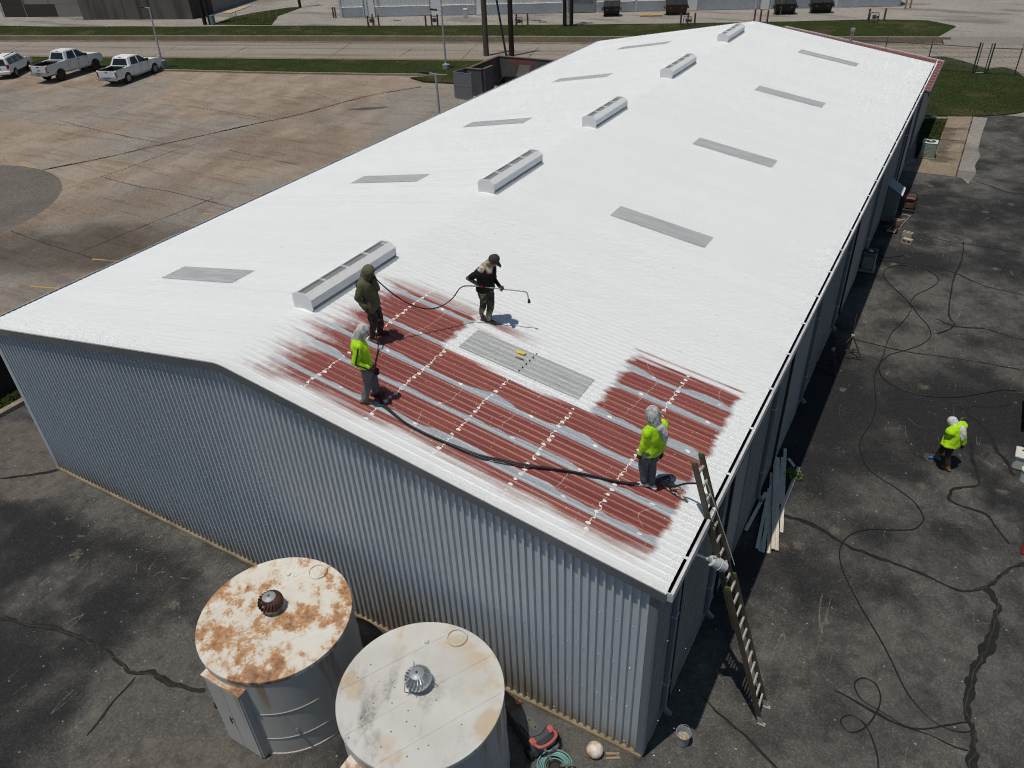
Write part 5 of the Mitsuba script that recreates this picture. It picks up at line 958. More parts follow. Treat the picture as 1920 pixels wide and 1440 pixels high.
def pickup(label, loc, rot, L_, hgt, wr, rim, extra_boxes=(), paint='mat_car_white', lift=0.):
    f, r = L_ / 2, -L_ / 2; z = lift; zr = 1.22 * hgt + z; zt = 1.90 * hgt + z
    side = [(r + .03, .50 + z), (f - .25, .42 + z), (f - .02, .55 + z), (f, .95 * hgt + z), (f - .12, 1.14 * hgt + z), (f - .6, 1.20 * hgt + z), (f - 1.55, 1.26 * hgt + z), (f - 2.25, zt - .08), (f - 2.6, zt), (f - 3.45, zt + .0), (f - 3.72, zt - .07), (f - 3.98, zr + .04), (r + .02, zr), (r, zr - .08), (r, .62 + z)]
    sect = [(.86, .40 + z), (.97, .62 + z), (1.0, .95 * hgt + z), (.96, zr + .02), (.72, zt - .06), (.64, zt + .02)]
    bx0, bx1 = r + .07, f - 4.0; gz = zr + .08
    wd = [[(f - 1.72, gz - .02), (f - 2.32, zt - .14), (f - 2.62, zt - .1), (f - 2.70, gz - .04)], [(f - 2.82, gz - .04), (f - 2.78, zt - .1), (f - 3.42, zt - .1), (f - 3.68, gz - .0)]]
    cabb = f - 3.98; bl = lambda q: cabb + .26 * (q - zr - .04) / (zt - .11 - zr); wl = lambda q: f - 1.55 - .7 * (q - 1.26 * hgt - z) / (zt - .08 - 1.26 * hgt - z)
    glass = [('rear_window', [(bl(gz) - e, y, gz) for y in (-.76, .76) for e in (.012, -.02)] + [(bl(zt - .15) - e, y, zt - .15) for y in (-.60, .60) for e in (.012, -.02)]),
             ('windscreen', [(wl(gz) + e, y, gz) for y in (-.78, .78) for e in (.012, -.02)] + [(wl(zt - .15) + e, y, zt - .15) for y in (-.62, .62) for e in (.012, -.02)])]
    boxes = [('bed_liner', (bx0 + .01, bx1 - .01, -.80, .80, .72 + z, .76 + z, .004), 'mat_bed'), ('bed_side', (bx0 + .01, bx1 - .01, .781, .80, .76 + z, zr - .02, .004), 'mat_bed'), ('bed_side', (bx0 + .01, bx1 - .01, -.80, -.781, .76 + z, zr - .02, .004), 'mat_bed'), ('bed_front', (bx1 - .03, bx1 - .005, -.78, .78, .76 + z, zr - .02, .004), 'mat_bed'), ('bed_back', (bx0 + .002, bx0 + .02, -.78, .78, .76 + z, zr - .05, .004), 'mat_bed'),
             ('rail_cap', (r + .15, bx1 + .02, .80, .95, zr - .005, zr + .025, .01), 'mat_bed'), ('rail_cap', (r + .15, bx1 + .02, -.95, -.80, zr - .005, zr + .025, .01), 'mat_bed'), ('tailgate_cap', (r + .005, r + .075, -.80, .80, zr - .02, zr + .018, .01), 'mat_bed'),
             ('tailgate', (r - .018, r + .02, -.78, .78, .70 + z, zr - .03, .012), paint), ('tailgate_handle', (r - .03, r - .015, -.12, .12, zr - .17, zr - .09, .004), 'mat_dark'), ('tail_light', (r - .022, r + .14, .83, .985, .72 + z, zr - .10, .02), 'mat_tail_red'), ('tail_light', (r - .022, r + .14, -.985, -.83, .72 + z, zr - .10, .02), 'mat_tail_red'),
             ('rear_bumper', (r - .20, r - .02, -.95, .95, .46 + z, .66 + z, .03), 'mat_chrome'), ('bumper_step', (r - .19, r - .04, -.34, .34, .661 + z, .675 + z, .004), 'mat_dark'), ('number_plate', (r - .215, r - .201, -.16, .16, .49 + z, .62 + z, .003), 'mat_gate'), ('front_bumper', (f - .1, f + .12, -.95, .95, .42 + z, .66 + z, .04), 'mat_chrome'), ('grille', (f - .05, f + .012, -.55, .55, .70 + z, 1.05 * hgt + z, .01), 'mat_dark'),
             ('head_light', (f - .12, f + .005, .60, .93, .85 + z, 1.05 * hgt + z, .02), 'mat_chrome'), ('head_light', (f - .12, f + .005, -.93, -.60, .85 + z, 1.05 * hgt + z, .02), 'mat_chrome'), ('brake_light', (cabb + .28, cabb + .34, -.15, .15, zt - .075, zt - .02, .01), 'mat_tail_red'), ('running_board', (f - 3.7, f - 1.55, -1.03, -.86, .40 + z, .45 + z, .01), 'mat_chrome'), ('running_board', (f - 3.7, f - 1.55, .86, 1.03, .40 + z, .45 + z, .01), 'mat_chrome'),
             ('mirror', (f - 1.95, f - 1.75, -1.22, -.98, gz - .06, gz + .16, .03), 'mat_dark'), ('mirror', (f - 1.95, f - 1.75, .98, 1.22, gz - .06, gz + .16, .03), 'mat_dark'), ('chassis', (r + .2, f - .2, -.7, .7, .36 + z, .5 + z, .02), 'mat_dark')]
    for s in (-1, 1):
        for xx in (f - 2.62, f - 3.60): boxes.append(('door_handle', (xx, xx + .16, min(s * .972, s * .995), max(s * .972, s * .995), zr - .14, zr - .10, .004), 'mat_dark'))
        for xx in (f - 1.70, f - 2.74, f - 3.76): boxes.append(('door_seam', (xx, xx + .014, min(s * .985, s * 1.003), max(s * .985, s * 1.003), .62 + z, zr - .06, .002), 'mat_dark'))
    for s in (-1, 1):
        for xw in (f - .95, r + 1.28):
            a = np.linspace(.25, math.pi - .25, 14); q = tube([(xw + (wr + .095) * math.cos(b), s * .975, wr + (wr + .095) * math.sin(b)) for b in a], .035, 8); boxes.append(('wheel_arch', q, paint))
    return vehicle('pickup_truck', label, 'pickup truck', loc, rot, side, sect, (f - .95, r + 1.28), wr, .28, wd, {'cut': [(bx0, bx1, -.80, .80, .72 + z, 3)], 'glass': glass, 'track': .84, 'rim': rim, 'boxes': boxes + list(extra_boxes)}, paint)
def place_by(rear, frontw, r_off, track=.9):
    a = np.array(rear); b = np.array(frontw); d = (b - a) / np.linalg.norm(b - a); l = np.array((-d[1], d[0])); c = (a + b) / 2 + l * track
    return c - d * r_off, math.atan2(d[1], d[0])
loc, rot = place_by((-59.754, 33.900), (-60.589, 37.118), -.16)
# the axle distance of the body is L - 2.23: centre lies .165 behind the middle of the axles
t = pickup('white pickup truck with black bed, the nearest of the three parked vehicles', loc, rot, 5.75, 1.0, .41, 'mat_rim')
loc, rot = place_by((-66.614, 32.492), (-67.149, 35.752), -.16)
f_, r_ = 3.05, -3.05
t = pickup('tall white pickup truck with muddy flanks between the other two vehicles', loc, rot, 6.1, 1.06, .47, mat('mat_dark_rim', (.035, .028, .026), .4), paint='mat_muddy', lift=.16, extra_boxes=[('tool_box', (f_ - 4.45, f_ - 4.05, -.79, .79, 1.36, 1.47), 'mat_chrome'), ('badge', (r_ - .035, r_ - .02, -.12, .12, 1.02, 1.10, .003), mat('mat_blue_badge', (.03, .04, .20), .4))])
# pale ring decal on its rear window
dq = [(f_ - 3.98 + .112 + .105 * math.sin(a) * .42, .17 * math.cos(a) + .05, 1.70 + .105 * math.sin(a)) for a in np.linspace(0, 2 * math.pi, 24)]
part(t + '__rear_window', 'decal', move(tube(dq, .018, 6), (loc[0], loc[1], .008), rot), mat('mat_decal', (.32, .29, .16), .6))
loc, rot = place_by((-71.988, 31.371), (-74.482, 34.850), .05)
zt, zr = 1.74, 1.05
side = [(-2.28, .5), (2.15, .42), (2.3, .55), (2.32, .85), (2.15, 1.0), (1.2, 1.10), (.55, 1.64), (.2, zt), (-1.9, zt), (-2.1, zt - .06), (-2.28, 1.1), (-2.3, .8)]
sect = [(.82, .40), (.92, .6), (.94, .9), (.90, zr + .04), (.70, zt - .06), (.60, zt + .02)]
vehicle('sport_utility_vehicle', 'white sport utility vehicle with roof rails at the left edge', 'car', loc, rot, side, sect, (1.45, -1.35), .36, .25,
        [[(1.0, zr + .06), (.50, zt - .14), (.0, zt - .12), (.0, zr + .06)], [(-.08, zr + .06), (-.08, zt - .12), (-.95, zt - .12), (-1.0, zr + .06)], [(-1.08, zr + .06), (-1.04, zt - .12), (-1.85, zt - .14), (-2.02, zr + .1)]],
        {'glass': [('rear_window', [(-2.295, y, 1.14) for y in (-.7, .7)] + [(-2.13, y, zt - .13) for y in (-.58, .58)] + [(-2.27, y, 1.14) for y in (-.7, .7)] + [(-2.11, y, zt - .13) for y in (-.58, .58)]), ('windscreen', [(1.2, y, 1.13) for y in (-.72, .72)] + [(.60, y, 1.62) for y in (-.6, .6)] + [(1.16, y, 1.13) for y in (-.72, .72)] + [(.56, y, 1.62) for y in (-.6, .6)])],
         'track': .80, 'boxes': [('roof_rail', (-1.7, .1, .50, .55, zt + .03, zt + .07, .01), 'mat_dark'), ('roof_rail', (-1.7, .1, -.55, -.50, zt + .03, zt + .07, .01), 'mat_dark'), ('roof_rail_foot', [box(x, x + .08, s - .03, s + .03, zt - .02, zt + .04) for x in (-1.7, -.8, .02) for s in (-.525, .525)], 'mat_dark'), ('tail_light', (-2.33, -2.2, .70, .92, .85, 1.2, .02), 'mat_tail_red'), ('tail_light', (-2.33, -2.2, -.92, -.70, .85, 1.2, .02), 'mat_tail_red'),
                   ('rear_bumper', (-2.42, -2.25, -.9, .9, .42, .68, .04), 'mat_car_white'), ('number_plate', (-2.315, -2.30, -.2, .2, .8, .92, .003), 'mat_gate'), ('mirror', (1.0, 1.16, -1.1, -.9, 1.1, 1.25, .03), 'mat_car_white'), ('mirror', (1.0, 1.16, .9, 1.1, 1.1, 1.25, .03), 'mat_car_white'), ('head_light', (2.1, 2.3, .6, .88, .75, .92, .02), 'mat_chrome'), ('head_light', (2.1, 2.3, -.88, -.6, .75, .92, .02), 'mat_chrome'), ('chassis', (-2.1, 2.1, -.65, .65, .3, .42, .02), 'mat_dark')]})

# ================================================================ people
CR = np.array((.853, .522, 0)); CF = np.array((-.522, .853, 0))
mat('mat_skin', (.20, .115, .075), .55); mat('mat_hi_vis', lambda p, n, uv: mix((.34, .62, .012), (.47, .80, .02), smoothstep(.3, .6, fbm(p.x * 9, p.y * 9, p.z * 4, 3))), .7, spec=.2); mat('mat_olive_coat', lambda p, n, uv: mix((.075, .075, .043), (.15, .145, .088), fbm(p.x * 5, p.y * 5, p.z * 5, 3)), .8, spec=.2)
mat('mat_black_shirt', (.012, .012, .013), .85, spec=.2); mat('mat_glove_red', (.26, .022, .03), .7); mat('mat_glove_dark', (.075, .022, .022), .75)
mat('mat_jeans', lambda p, n, uv: mix((.050, .062, .085), (.10, .115, .14), fbm(p.x * 6, p.y * 6, p.z * 3, 3)), .85); mat('mat_grey_trousers', lambda p, n, uv: mix((.10, .10, .108), (.16, .16, .17), fbm(p.x * 6, p.y * 6, p.z * 3, 3)), .85)
def spat(c0_, c1_, c2_, lo): return lambda p, n, uv: mix(mix(c0_, c1_, fbm(p.x * 5, p.y * 5, p.z * 4, 3)), c2_, smoothstep(lo, lo + .06, fbm(p.x * 13, p.y * 13, p.z * 9, 3)))
mat('mat_spattered', spat((.018, .017, .015), (.035, .032, .026), (.16, .15, .11), .62), .85); mat('mat_brown_spattered', spat((.030, .022, .018), (.05, .036, .028), (.40, .38, .36), .72), .85)
mat('mat_brown_trousers', lambda p, n, uv: mix((.030, .022, .015), (.20, .115, .05), smoothstep(.52, .30, p.z)), .85)
mat('mat_cloth_grey', lambda p, n, uv: mix((.30, .30, .305), (.52, .51, .505), smoothstep(.32, .55, fbm(p.x * 30, p.y * 30, p.z * 5, 2))), .9, spec=.1); mat('mat_cloth_white', (.60, .61, .65), .9, spec=.1); mat('mat_cloth_beige', lambda p, n, uv: mix((.20, .165, .11), (.55, .50, .41), smoothstep(.3, .65, fbm(p.x * 16, p.y * 16, p.z * 20, 3))), .9, spec=.1)  # grey cloth: shade of the folds painted in as dark streaks
mat('mat_shoe_dark', (.03, .026, .022), .7); mat('mat_shoe_tan', (.17, .12, .08), .8); mat('mat_shoe_white', (.60, .59, .56), .7); mat('mat_shoe_blue', (.03, .12, .36), .6); mat('mat_cap', (.035, .033, .028), .8); mat('mat_sleeve_skin', lambda p, n, uv: mix((.10, .075, .055), (.24, .19, .15), smoothstep(.4, .6, noise(p.x * 40, p.y * 40, p.z * 30))), .7)
mat('mat_camo', lambda p, n, uv: mix(mix((.02, .019, .016), (.05, .045, .03), smoothstep(.45, .55, fbm(p.x * 7, p.y * 7, p.z * 6, 2))), (.22, .20, .13), smoothstep(.60, .66, fbm(p.x * 14, p.y * 14, p.z * 9, 3)) + .8 * smoothstep(6.22, 6.08, p.z)), .85)
def S(c, r, n=14): return m3.Manifold.sphere(r, n).translate(tuple(float(v) for v in c))
def bone(*cr): return m3.Manifold.batch_hull([S(c, r) for c, r in cr])
def union(ms): return m3.Manifold.batch_boolean(list(ms), m3.OpType.Add)
def soften(m, edge=.03, it=8, wr=0., seed=0, f=9.):
    t = tm(m.refine_to_length(edge)); t.merge_vertices()
    trimesh.smoothing.filter_taubin(t, lamb=.5, nu=.53, iterations=it)
    if wr:
        q = t.vertices * np.array((f, f, f * .55)) + seed * 7.3
        d = (meshkit.fbm(q, 3, seed) - .5) * 2; d = np.sign(d) * np.abs(d) ** .8
        t.vertices = t.vertices + t.vertex_normals * (d * wr)[:, None]
    return t
def ik(a, b, l1, l2, pole):
    a, b = np.asarray(a, float), np.asarray(b, float); d = b - a; L_ = np.linalg.norm(d); u = d / L_
    if L_ > (l1 + l2) * .999: l1, l2 = l1 * L_ / (l1 + l2) * 1.001, l2 * L_ / (l1 + l2) * 1.001
    x = (L_ * L_ + l1 * l1 - l2 * l2) / (2 * L_); h = math.sqrt(max(l1 * l1 - x * x, 0)); p = np.asarray(pole, float) - u * (np.asarray(pole, float) @ u)
    return a + u * x + p / max(np.linalg.norm(p), 1e-6) * h
def hand(w, d, side, fwd, g=0., curl=1.):
    """palm and five fingers at the wrist w, along d; side: direction of the thumb edge"""
    d = d / np.linalg.norm(d); s = side - d * (side @ d); s /= np.linalg.norm(s); nn = np.cross(d, s)
    if nn @ fwd < 0: nn = -nn
    out = [bone((w, .028 + g), (w + d * .03 + s * .025, .020 + g), (w + d * .03 - s * .025, .020 + g), (w + d * .085 + s * .032, .016 + g), (w + d * .085 - s * .032, .016 + g))]
    for k, (o, l) in enumerate(((.033, .070), (.011, .080), (-.011, .076), (-.032, .060))):
        b = w + d * .088 + s * o; e = b + (d * .85 + nn * .5 * curl) / 1.0 * l * .5; f_ = e + (d * .3 + nn * .95 * curl) * l * .5
        out += [bone((b, .0095 + g), (e, .009 + g)), bone((e, .009 + g), (f_, .0075 + g))]
    b = w + d * .03 + s * .03; e = b + (s * .7 + d * .6 + nn * .3) * .042; out += [bone((b, .013 + g), (e, .0105 + g)), bone((e, .0105 + g), (e + (d * .8 + nn * .5) * .032, .0085 + g))]
    return out
def person(label, feet, toes, pelvis, neck, head, fwd, look, hands, mats, hips=.095, sh=.175, shoe=('mat_shoe_dark', 'mat_shoe_dark'), wrk=.022, long_sleeve=True, seed=0, elbow=(None, None), shirt_low=.02, shoulders=None, bulk=.01):
    """joints in world space; index 0 is the left side, 1 the right"""
    t = thing('person', label, 'person'); P0, NK, HD = (np.asarray(q, float) for q in (pelvis, neck, head)); fwd = np.asarray(fwd, float); fwd /= np.linalg.norm(fwd); rt = np.array((fwd[1], -fwd[0], 0)); look = np.asarray(look, float); look /= np.linalg.norm(look)
    up = (NK - P0) / np.linalg.norm(NK - P0); T_ = np.linalg.norm(NK - P0)
    hip = [P0 - rt * hips, P0 + rt * hips]; shd = [NK - rt * sh - up * .05, NK + rt * sh - up * .05]
    if shoulders is not None: shd = [np.asarray(q, float) for q in shoulders]
    ank = [np.asarray(f, float) + (0, 0, .09) for f in feet]; LL = [min(.85, 1.012 * float(np.linalg.norm(hip[i] - ank[i]))) for i in (0, 1)]; knee = [ik(hip[i], ank[i], LL[i] * .506, LL[i] * .494, fwd + rt * (.12 if i else -.12)) for i in (0, 1)]
    wr_ = [np.asarray(h, float) for h in hands]
    elb = [ik(shd[i], wr_[i], .295, .26, (elbow[i] if elbow[i] is not None else -fwd * .55 + rt * (.25 if i else -.25) - np.array((0, 0, .8)))) for i in (0, 1)]
    chest = P0 + up * T_ * .70 + fwd * .012; waist = P0 + up * T_ * .32
    def torso(g): return [bone((P0 - rt * .07, .105 + g), (P0 + rt * .07, .105 + g), (waist - rt * .06, .098 + g), (waist + rt * .06, .098 + g)), bone((waist - rt * .06, .098 + g), (waist + rt * .06, .098 + g), (chest - rt * .085, .110 + g), (chest + rt * .085, .110 + g)), bone((chest - rt * .085, .110 + g), (chest + rt * .085, .110 + g), (shd[0] + rt * .02, .062 + g), (shd[1] - rt * .02, .062 + g)), bone((shd[0], .056 + g), (NK, .058 + g), (shd[1], .056 + g))]
    def arm(i, g, lo=1.): return [bone((shd[i], .056 + g), (elb[i], .042 + g)), bone((elb[i], .042 + g), (elb[i] + (wr_[i] - elb[i]) * lo, .042 - .013 * lo + g))]
    def legs(g, i, lo=1.): return [bone((hip[i], .098 + g), (knee[i], .062 + g)), bone((knee[i], .062 + g), (knee[i] + (ank[i] - knee[i]) * .35, .060 + g)), bone((knee[i] + (ank[i] - knee[i]) * .35, .060 + g), (knee[i] + (ank[i] - knee[i]) * lo, .042 + g))]
    # skin: one continuous body with a face
    lr = np.cross(look, (0, 0, 1)); lr /= np.linalg.norm(lr); lu = np.cross(lr, look)
    hd_ = [bone((HD + lu * .03 - look * .015, .094), (HD - lu * .03 + look * .02, .080), (HD - lu * .085 + look * .055, .040)), bone((NK, .058), (HD - lu * .05 - look * .02, .058)), bone((HD + look * .10 + lu * .01, .010), (HD + look * .118 - lu * .03, .016)), bone((HD + look * .095 - lu * .068 - lr * .02, .010), (HD + look * .095 - lu * .068 + lr * .02, .010))]
    for s in (-1, 1): hd_ += [S(HD + lr * s * .092 - look * .01 - lu * .01, .022, 8), bone((HD + look * .085 + lu * .025 - lr * s * .018, .016), (HD + look * .075 + lu * .025 - lr * s * .045, .015))]
    hnds = [hand(wr_[i], wr_[i] - elb[i], fwd if i == 0 else fwd, -rt if i else rt) for i in (0, 1)]
    body = union(torso(-.012) + arm(0, -.004) + arm(1, -.004) + legs(-.012, 0) + legs(-.012, 1) + hd_ + hnds[0] + hnds[1] + [bone((ank[i], .04), (ank[i] + (0, 0, -.05), .04)) for i in (0, 1)])
    part(t, 'body', soften(body, .035, 4), 'mat_skin', True)
    part(t, 'trousers', soften(union(legs(.018, 0, .93) + legs(.018, 1, .93) + [bone((P0 - rt * .075, .112), (P0 + rt * .075, .112), (P0 + up * .12 - rt * .06, .105), (P0 + up * .12 + rt * .06, .105))]), .028, 7, wrk, seed, 11), mats['trousers'], True)
    lo = .96 if long_sleeve else None
    sl = []
    for i in (0, 1): sl += arm(i, .022 + bulk * .6, .96) if long_sleeve else [bone((shd[i], .078), (shd[i] + (elb[i] - shd[i]) * .75, .066))]
    body_s = union(torso(.028 + bulk) + sl + [bone((P0 - up * shirt_low - rt * .075, .125 + bulk * 1.3), (P0 - up * shirt_low + rt * .075, .125 + bulk * 1.3), (waist - rt * .06, .12), (waist + rt * .06, .12))])
    body_s = body_s.trim_by_plane(tuple(up), float(up @ (P0 - up * (shirt_low + .05))))
    part(t, mats.get('top_name', 'shirt'), soften(body_s, .026, 7, wrk, seed + 3, 9), mats['top'], True)
    for i in (0, 1):
        part(t, 'glove', soften(union(hand(wr_[i], wr_[i] - elb[i], fwd, -rt if i else rt, .004) + [bone((wr_[i], .034), (wr_[i] + (elb[i] - wr_[i]) * .18, .036))]), .03, 3), mats['glove'][i], True)
        td = np.asarray(toes[i], float); td = td / np.linalg.norm(td); f_ = np.asarray(feet[i], float); sd = np.array((td[1], -td[0], 0))
        part(t, 'shoe', soften(bone((f_ - td * .07 + (0, 0, .045), .042), (f_ + (0, 0, .07), .048), (f_ + td * .06 + sd * .012 + (0, 0, .04), .038), (f_ + td * .15 + (0, 0, .034), .032), (f_ + td * .15 + sd * .02 + (0, 0, .03), .028)).trim_by_plane((0, 0, 1), float(f_[2] + .004)), .03, 3), shoe[i], True)
    return t, dict(P=P0, NK=NK, HD=HD, look=look, lr=lr, lu=lu, shd=shd, elb=elb, wr=wr_, fwd=fwd, rt=rt, up=up)
def hood(t, J, name, m, drape=(), r=.122, open_=.7, wr=.011, seed=0):
    HD, look, lu, NK = J['HD'], J['look'], J['lu'], J['NK']
    h = union([bone((HD + lu * .03 - look * .02, r), (HD - lu * .04 - look * .01, r - .008), (NK + J['up'] * .0, .105)), bone((NK, .105), (NK - J['up'] * .03 - J['rt'] * .09, .07), (NK - J['up'] * .03 + J['rt'] * .09, .07))] + list(drape))
    h = h - bone((HD + look * .13 + lu * .01, .085 * open_ + .02), (HD + look * .14 - lu * .06, .075 * open_ + .02), (HD + look * .3 - lu * .03, .10 * open_ + .02))
    part(t, name, soften(h, .018, 5, wr, seed, 22), m, True)

# -- the sprayer
b = (-5.79, 4.39)
fw1 = CR * .68 - CF * .73
t, J = person('person in a black t-shirt and dark cap spraying white coating with a long wand', ((-5.740, 4.423, 5.852), (-6.011, 4.549, 5.897)), (CR * .8 - CF * .5, -CF * .9 + CR * .2), (-5.764, 4.406, 6.750), (-5.714, 4.378, 7.210), (-5.509, 4.409, 7.411), fw1, CR * .75 - CF * .25 + np.array((0, 0, -.75)),
              ((-5.416, 4.455, 6.798), (-5.800, 4.197, 6.885)), {'trousers': 'mat_camo', 'top': 'mat_black_shirt', 'top_name': 'tee_shirt', 'glove': ('mat_glove_dark', 'mat_glove_red')}, long_sleeve=False, seed=1, sh=.19, bulk=.022, shoe=('mat_shoe_dark', 'mat_shoe_tan'))
part(t, 'printed_sleeve', soften(bone((J['elb'][1] + (J['shd'][1] - J['elb'][1]) * .2, .052), (J['elb'][1], .05)) + bone((J['elb'][1], .05), (J['wr'][1], .038)), .03, 4), 'mat_sleeve_skin', True); part(t, 'dark_forearm_cover', soften(bone((J['elb'][0] + (J['shd'][0] - J['elb'][0]) * .3, .052), (J['elb'][0], .05)) + bone((J['elb'][0], .05), (J['wr'][0], .038)), .03, 4), 'mat_black_shirt', True)  # left forearm covered in the same black as the shirt
HD, look, lu, lr = J['HD'], J['look'], J['lu'], J['lr']
cp = bone((HD + lu * .055 - look * .015, .106), (HD + lu * .005 - look * .03, .114)).trim_by_plane(tuple(lu), float(lu @ (HD - lu * .02)))
cpk = part(t, 'cap', soften(cp, .03, 3), 'mat_cap', True); part(cpk, 'peak', soften(bone((HD + look * .085 + lu * .03 + lr * .06, .012), (HD + look * .085 + lu * .03 - lr * .06, .012), (HD + look * .185 + lu * .012 + lr * .03, .010), (HD + look * .185 + lu * .012 - lr * .03, .010)), .03, 2), 'mat_cap', True)
sc = union([bone((J['NK'] - J['rt'] * .16 - J['up'] * .01, .085), (J['NK'] + J['rt'] * .16 - J['up'] * .01, .085), (J['NK'] + J['up'] * .04, .10)), bone((HD - lu * .11 - look * .01, .070), (J['NK'] + J['fwd'] * .10 - J['up'] * .03, .08)), bone((HD - lu * .07 - look * .05, .070), (J['NK'] + J['up'] * .03, .09))])
part(t, 'neck_cloth', soften(sc, .018, 3, .022, 4, 22), 'mat_cloth_beige', True)
RH_, LH_ = J['wr'][1] + (J['wr'][1] - J['elb'][1]) * .28, J['wr'][0] + (J['wr'][0] - J['elb'][0]) * .28
wdv = (LH_ - RH_) / np.linalg.norm(LH_ - RH_); tip = LH_ + wdv * .5
tw = thing('spray_wand', 'thin grey spray wand with a bent tip held by the sprayer', 'spray wand')
part(tw, 'tube', tube([RH_ - wdv * .12, RH_, LH_, tip, tip + wdv * .03 - (0, 0, .015), tip + wdv * .05 - (0, 0, .05), tip + wdv * .07 - (0, 0, .19)], .013), 'mat_galv', True); part(tw, 'nozzle', rod(tip + wdv * .07 - (0, 0, .17), tip + wdv * .085 - (0, 0, .25), .02, .034), 'mat_dark'); part(tw, 'trigger', beam(RH_, RH_ + wdv * .10 - (0, 0, .05), .03, .03), 'mat_dark')
HOSE_END = RH_ - wdv * .12

# -- the hooded helper with the hose
t, J = person('person in an olive hooded coat holding a hose up to the chin', ((-7.304, 2.589, 6.112), (-7.296, 2.307, 6.111)), (CR * .95 + CF * .3, CR * .8 - CF * .5), (-7.214, 2.372, 6.990), (-7.261, 2.344, 7.568), (-7.159, 2.382, 7.701), CR * .93 - CF * .25, CR * .9 - CF * .15 + np.array((0, 0, -.38)),
              ((-7.068, 2.391, 7.576), (-7.195, 2.149, 7.016)), {'trousers': 'mat_brown_spattered', 'top': 'mat_olive_coat', 'top_name': 'coat', 'glove': ('mat_glove_dark', 'mat_glove_dark')}, seed=5, shirt_low=.06, shoe=('mat_shoe_dark', 'mat_shoe_tan'), elbow=(CR * .2 - np.array((0, 0, 1.)), None), wrk=.028)
hood(t, J, 'hood', 'mat_olive_coat', r=.135, open_=.75, seed=2)
HH = J['wr'][0] + (J['wr'][0] - J['elb'][0]) * .25; bk = J['NK'] - J['fwd'] * .16 - J['up'] * .02
HP = [HOSE_END, HOSE_END - wdv * .3 - (0, 0, .06)]
a_, b_ = HP[-1], HH
sag = [a_ + (b_ - a_) * s - np.array((0, 0, 1.)) * (.62 * 4 * s * (1 - s) * (1 - .25 * (s - .5))) for s in np.linspace(.12, .94, 9)]
dn = [HH, HH - J['fwd'] * .10 + J['rt'] * .02 - (0, 0, .01), J['NK'] + J['rt'] * .13 + J['up'] * .03, J['NK'] - J['fwd'] * .17 + J['rt'] * .07 - J['up'] * .05, J['NK'] - J['fwd'] * .19 + J['rt'] * .08 - J['up'] * .25, J['P'] - J['fwd'] * .13 + J['rt'] * .19 + J['up'] * .12, J['wr'][1] + (J['wr'][1] - J['elb'][1]) * .32]
gq = (-7.067, 2.134, 6.073); gq2 = (-6.716, 1.625, 6.014)
solo('spray_hose', tube(curve(HP + sag + dn + [np.array((gq[0] + .05, gq[1], gq[2] + .35)), np.array((gq[0] + .05, gq[1] + .0, gq[2] + .05)), np.array((gq2[0], gq2[1], gq2[2] + .042)), np.array((-6.387, 1.246, 5.959)) + (0, 0, .042), np.array((-5.960, 0.836, 5.889)) + (0, 0, .045)], 8), .0135), 'mat_hose', 'dark hose sagging between the hooded person and the sprayer', 'hose', smooth=True)

# -- high visibility worker near the ridge end of the red roof
t, J = person('person in a lime shirt with a grey cloth hood and grey trousers, nearest the ridge', ((-6.181, 0.961, 5.925), (-6.206, 0.669, 5.929)), (CR * .9 + CF * .1, CR), (-6.143, 0.784, 6.810), (-6.212, 0.742, 7.298), (-6.062, 0.799, 7.485), CR * .97 + CF * .2, CR * .85 + CF * .1 + np.array((0, 0, -.6)),
              ((-6.053, 0.898, 6.640), (-5.967, 0.657, 6.808)), {'trousers': 'mat_grey_trousers', 'top': 'mat_hi_vis', 'glove': ('mat_glove_dark', 'mat_glove_dark')}, seed=9, shoe=('mat_shoe_dark', 'mat_shoe_tan'), wrk=.028, shirt_low=-.02)
hood(t, J, 'head_cloth', 'mat_cloth_grey', open_=.5, seed=4)
a = [J['shd'][1] + J['rt'] * .082 + J['up'] * .01, J['shd'][1] * .5 + J['elb'][1] * .5 + J['rt'] * .075, J['elb'][1] + J['rt'] * .065, J['elb'][1] * .5 + J['wr'][1] * .5 + J['rt'] * .058, J['wr'][1] + J['rt'] * .05]
part(t, 'sleeve_stripe', tube(curve(a, 6), .014), 'mat_dark', True)
h0 = J['wr'][1] + (J['wr'][1] - J['elb'][1]) * .3; g0q = np.array((-5.971, 0.866, 5.890)) + (0, 0, .045)
solo('held_hose', tube(curve([h0 + (-.02, -.02, .1), h0, h0 * .6 + g0q * .4 + (.05, .02, -.1), h0 * .25 + g0q * .75 + (.03, .02, -.06), g0q], 8), .012), 'mat_hose', 'black hose end rising from the roof to a gloved hand', 'hose', smooth=True)

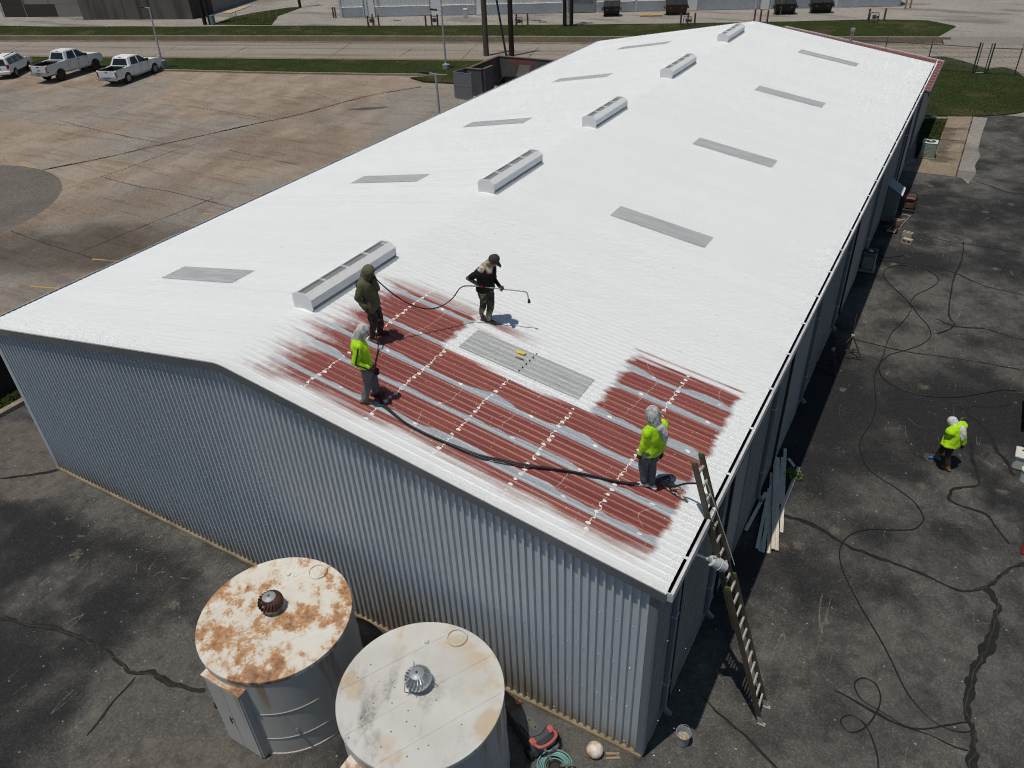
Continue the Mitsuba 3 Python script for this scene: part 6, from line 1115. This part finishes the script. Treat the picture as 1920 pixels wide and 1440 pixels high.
# -- high visibility worker by the ladder
t, J = person('person in a lime shirt and jeans with a pale scarf, standing by the ladder top', ((-0.990, 1.820, 5.063), (-0.857, 1.869, 5.040)), (-CR * .9 + CF * .15, -CR * .4 + CF * .6), (-0.890, 1.818, 5.960), (-0.871, 1.829, 6.452), (-0.944, 1.808, 6.686), CF * .8 - CR * .6, CF * .5 - CR * .8 + np.array((0, 0, -.25)),
              ((-1.056, 1.693, 5.859), (-0.785, 1.999, 5.817)), {'trousers': 'mat_jeans', 'top': 'mat_hi_vis', 'glove': ('mat_glove_dark', 'mat_shoe_dark')}, seed=12, shoe=('mat_shoe_white', 'mat_shoe_white'), shirt_low=.03)
bk = -J['fwd']
hood(t, J, 'head_cloth', 'mat_cloth_grey', open_=.55, r=.13, seed=6, drape=[bone((J['NK'] + bk * .10 + J['rt'] * .02, .08), (J['NK'] + bk * .17 - J['up'] * .10 + J['rt'] * .07, .055), (J['NK'] + bk * .16 - J['up'] * .30 + J['rt'] * .12, .03)), bone((J['HD'] + J['lu'] * .12 - J['look'] * .05, .035), (J['HD'] + J['lu'] * .165 - J['look'] * .06, .018))])

# -- high visibility worker on the ground
t, J = person('person in a lime shirt and white head cloth walking away over the asphalt yard', ((3.950, 11.892) + (.006,), (4.291, 11.535) + (.006,)), (-CR * .9 + CF * .2, CF * .5 - CR * .3), (4.158, 11.544, 0.920), (4.185, 11.678, 1.368), (4.029, 11.723, 1.462), CF * .85 - CR * .5, CF * .55 - CR * .6 + np.array((0, 0, -.6)),
              ((4.001, 11.635, 0.744), (4.460, 11.893, 0.746)), {'trousers': 'mat_brown_trousers', 'top': 'mat_hi_vis', 'glove': ('mat_glove_dark', 'mat_glove_dark')}, seed=15, bulk=.055, sh=.225, shoe=('mat_shoe_blue', 'mat_shoe_tan'), wrk=.028, shirt_low=.05, elbow=(-CR * 1. - CF * .5, CR * 1. - CF * .5))
bk = -J['fwd']
hood(t, J, 'head_cloth', 'mat_cloth_white', open_=.5, r=.125, seed=8, drape=[bone((J['NK'] + bk * .10, .11), (J['NK'] + bk * .20 - J['up'] * .10 + J['rt'] * .02, .07), (J['NK'] + bk * .225 - J['up'] * .26 + J['rt'] * .02, .03))])
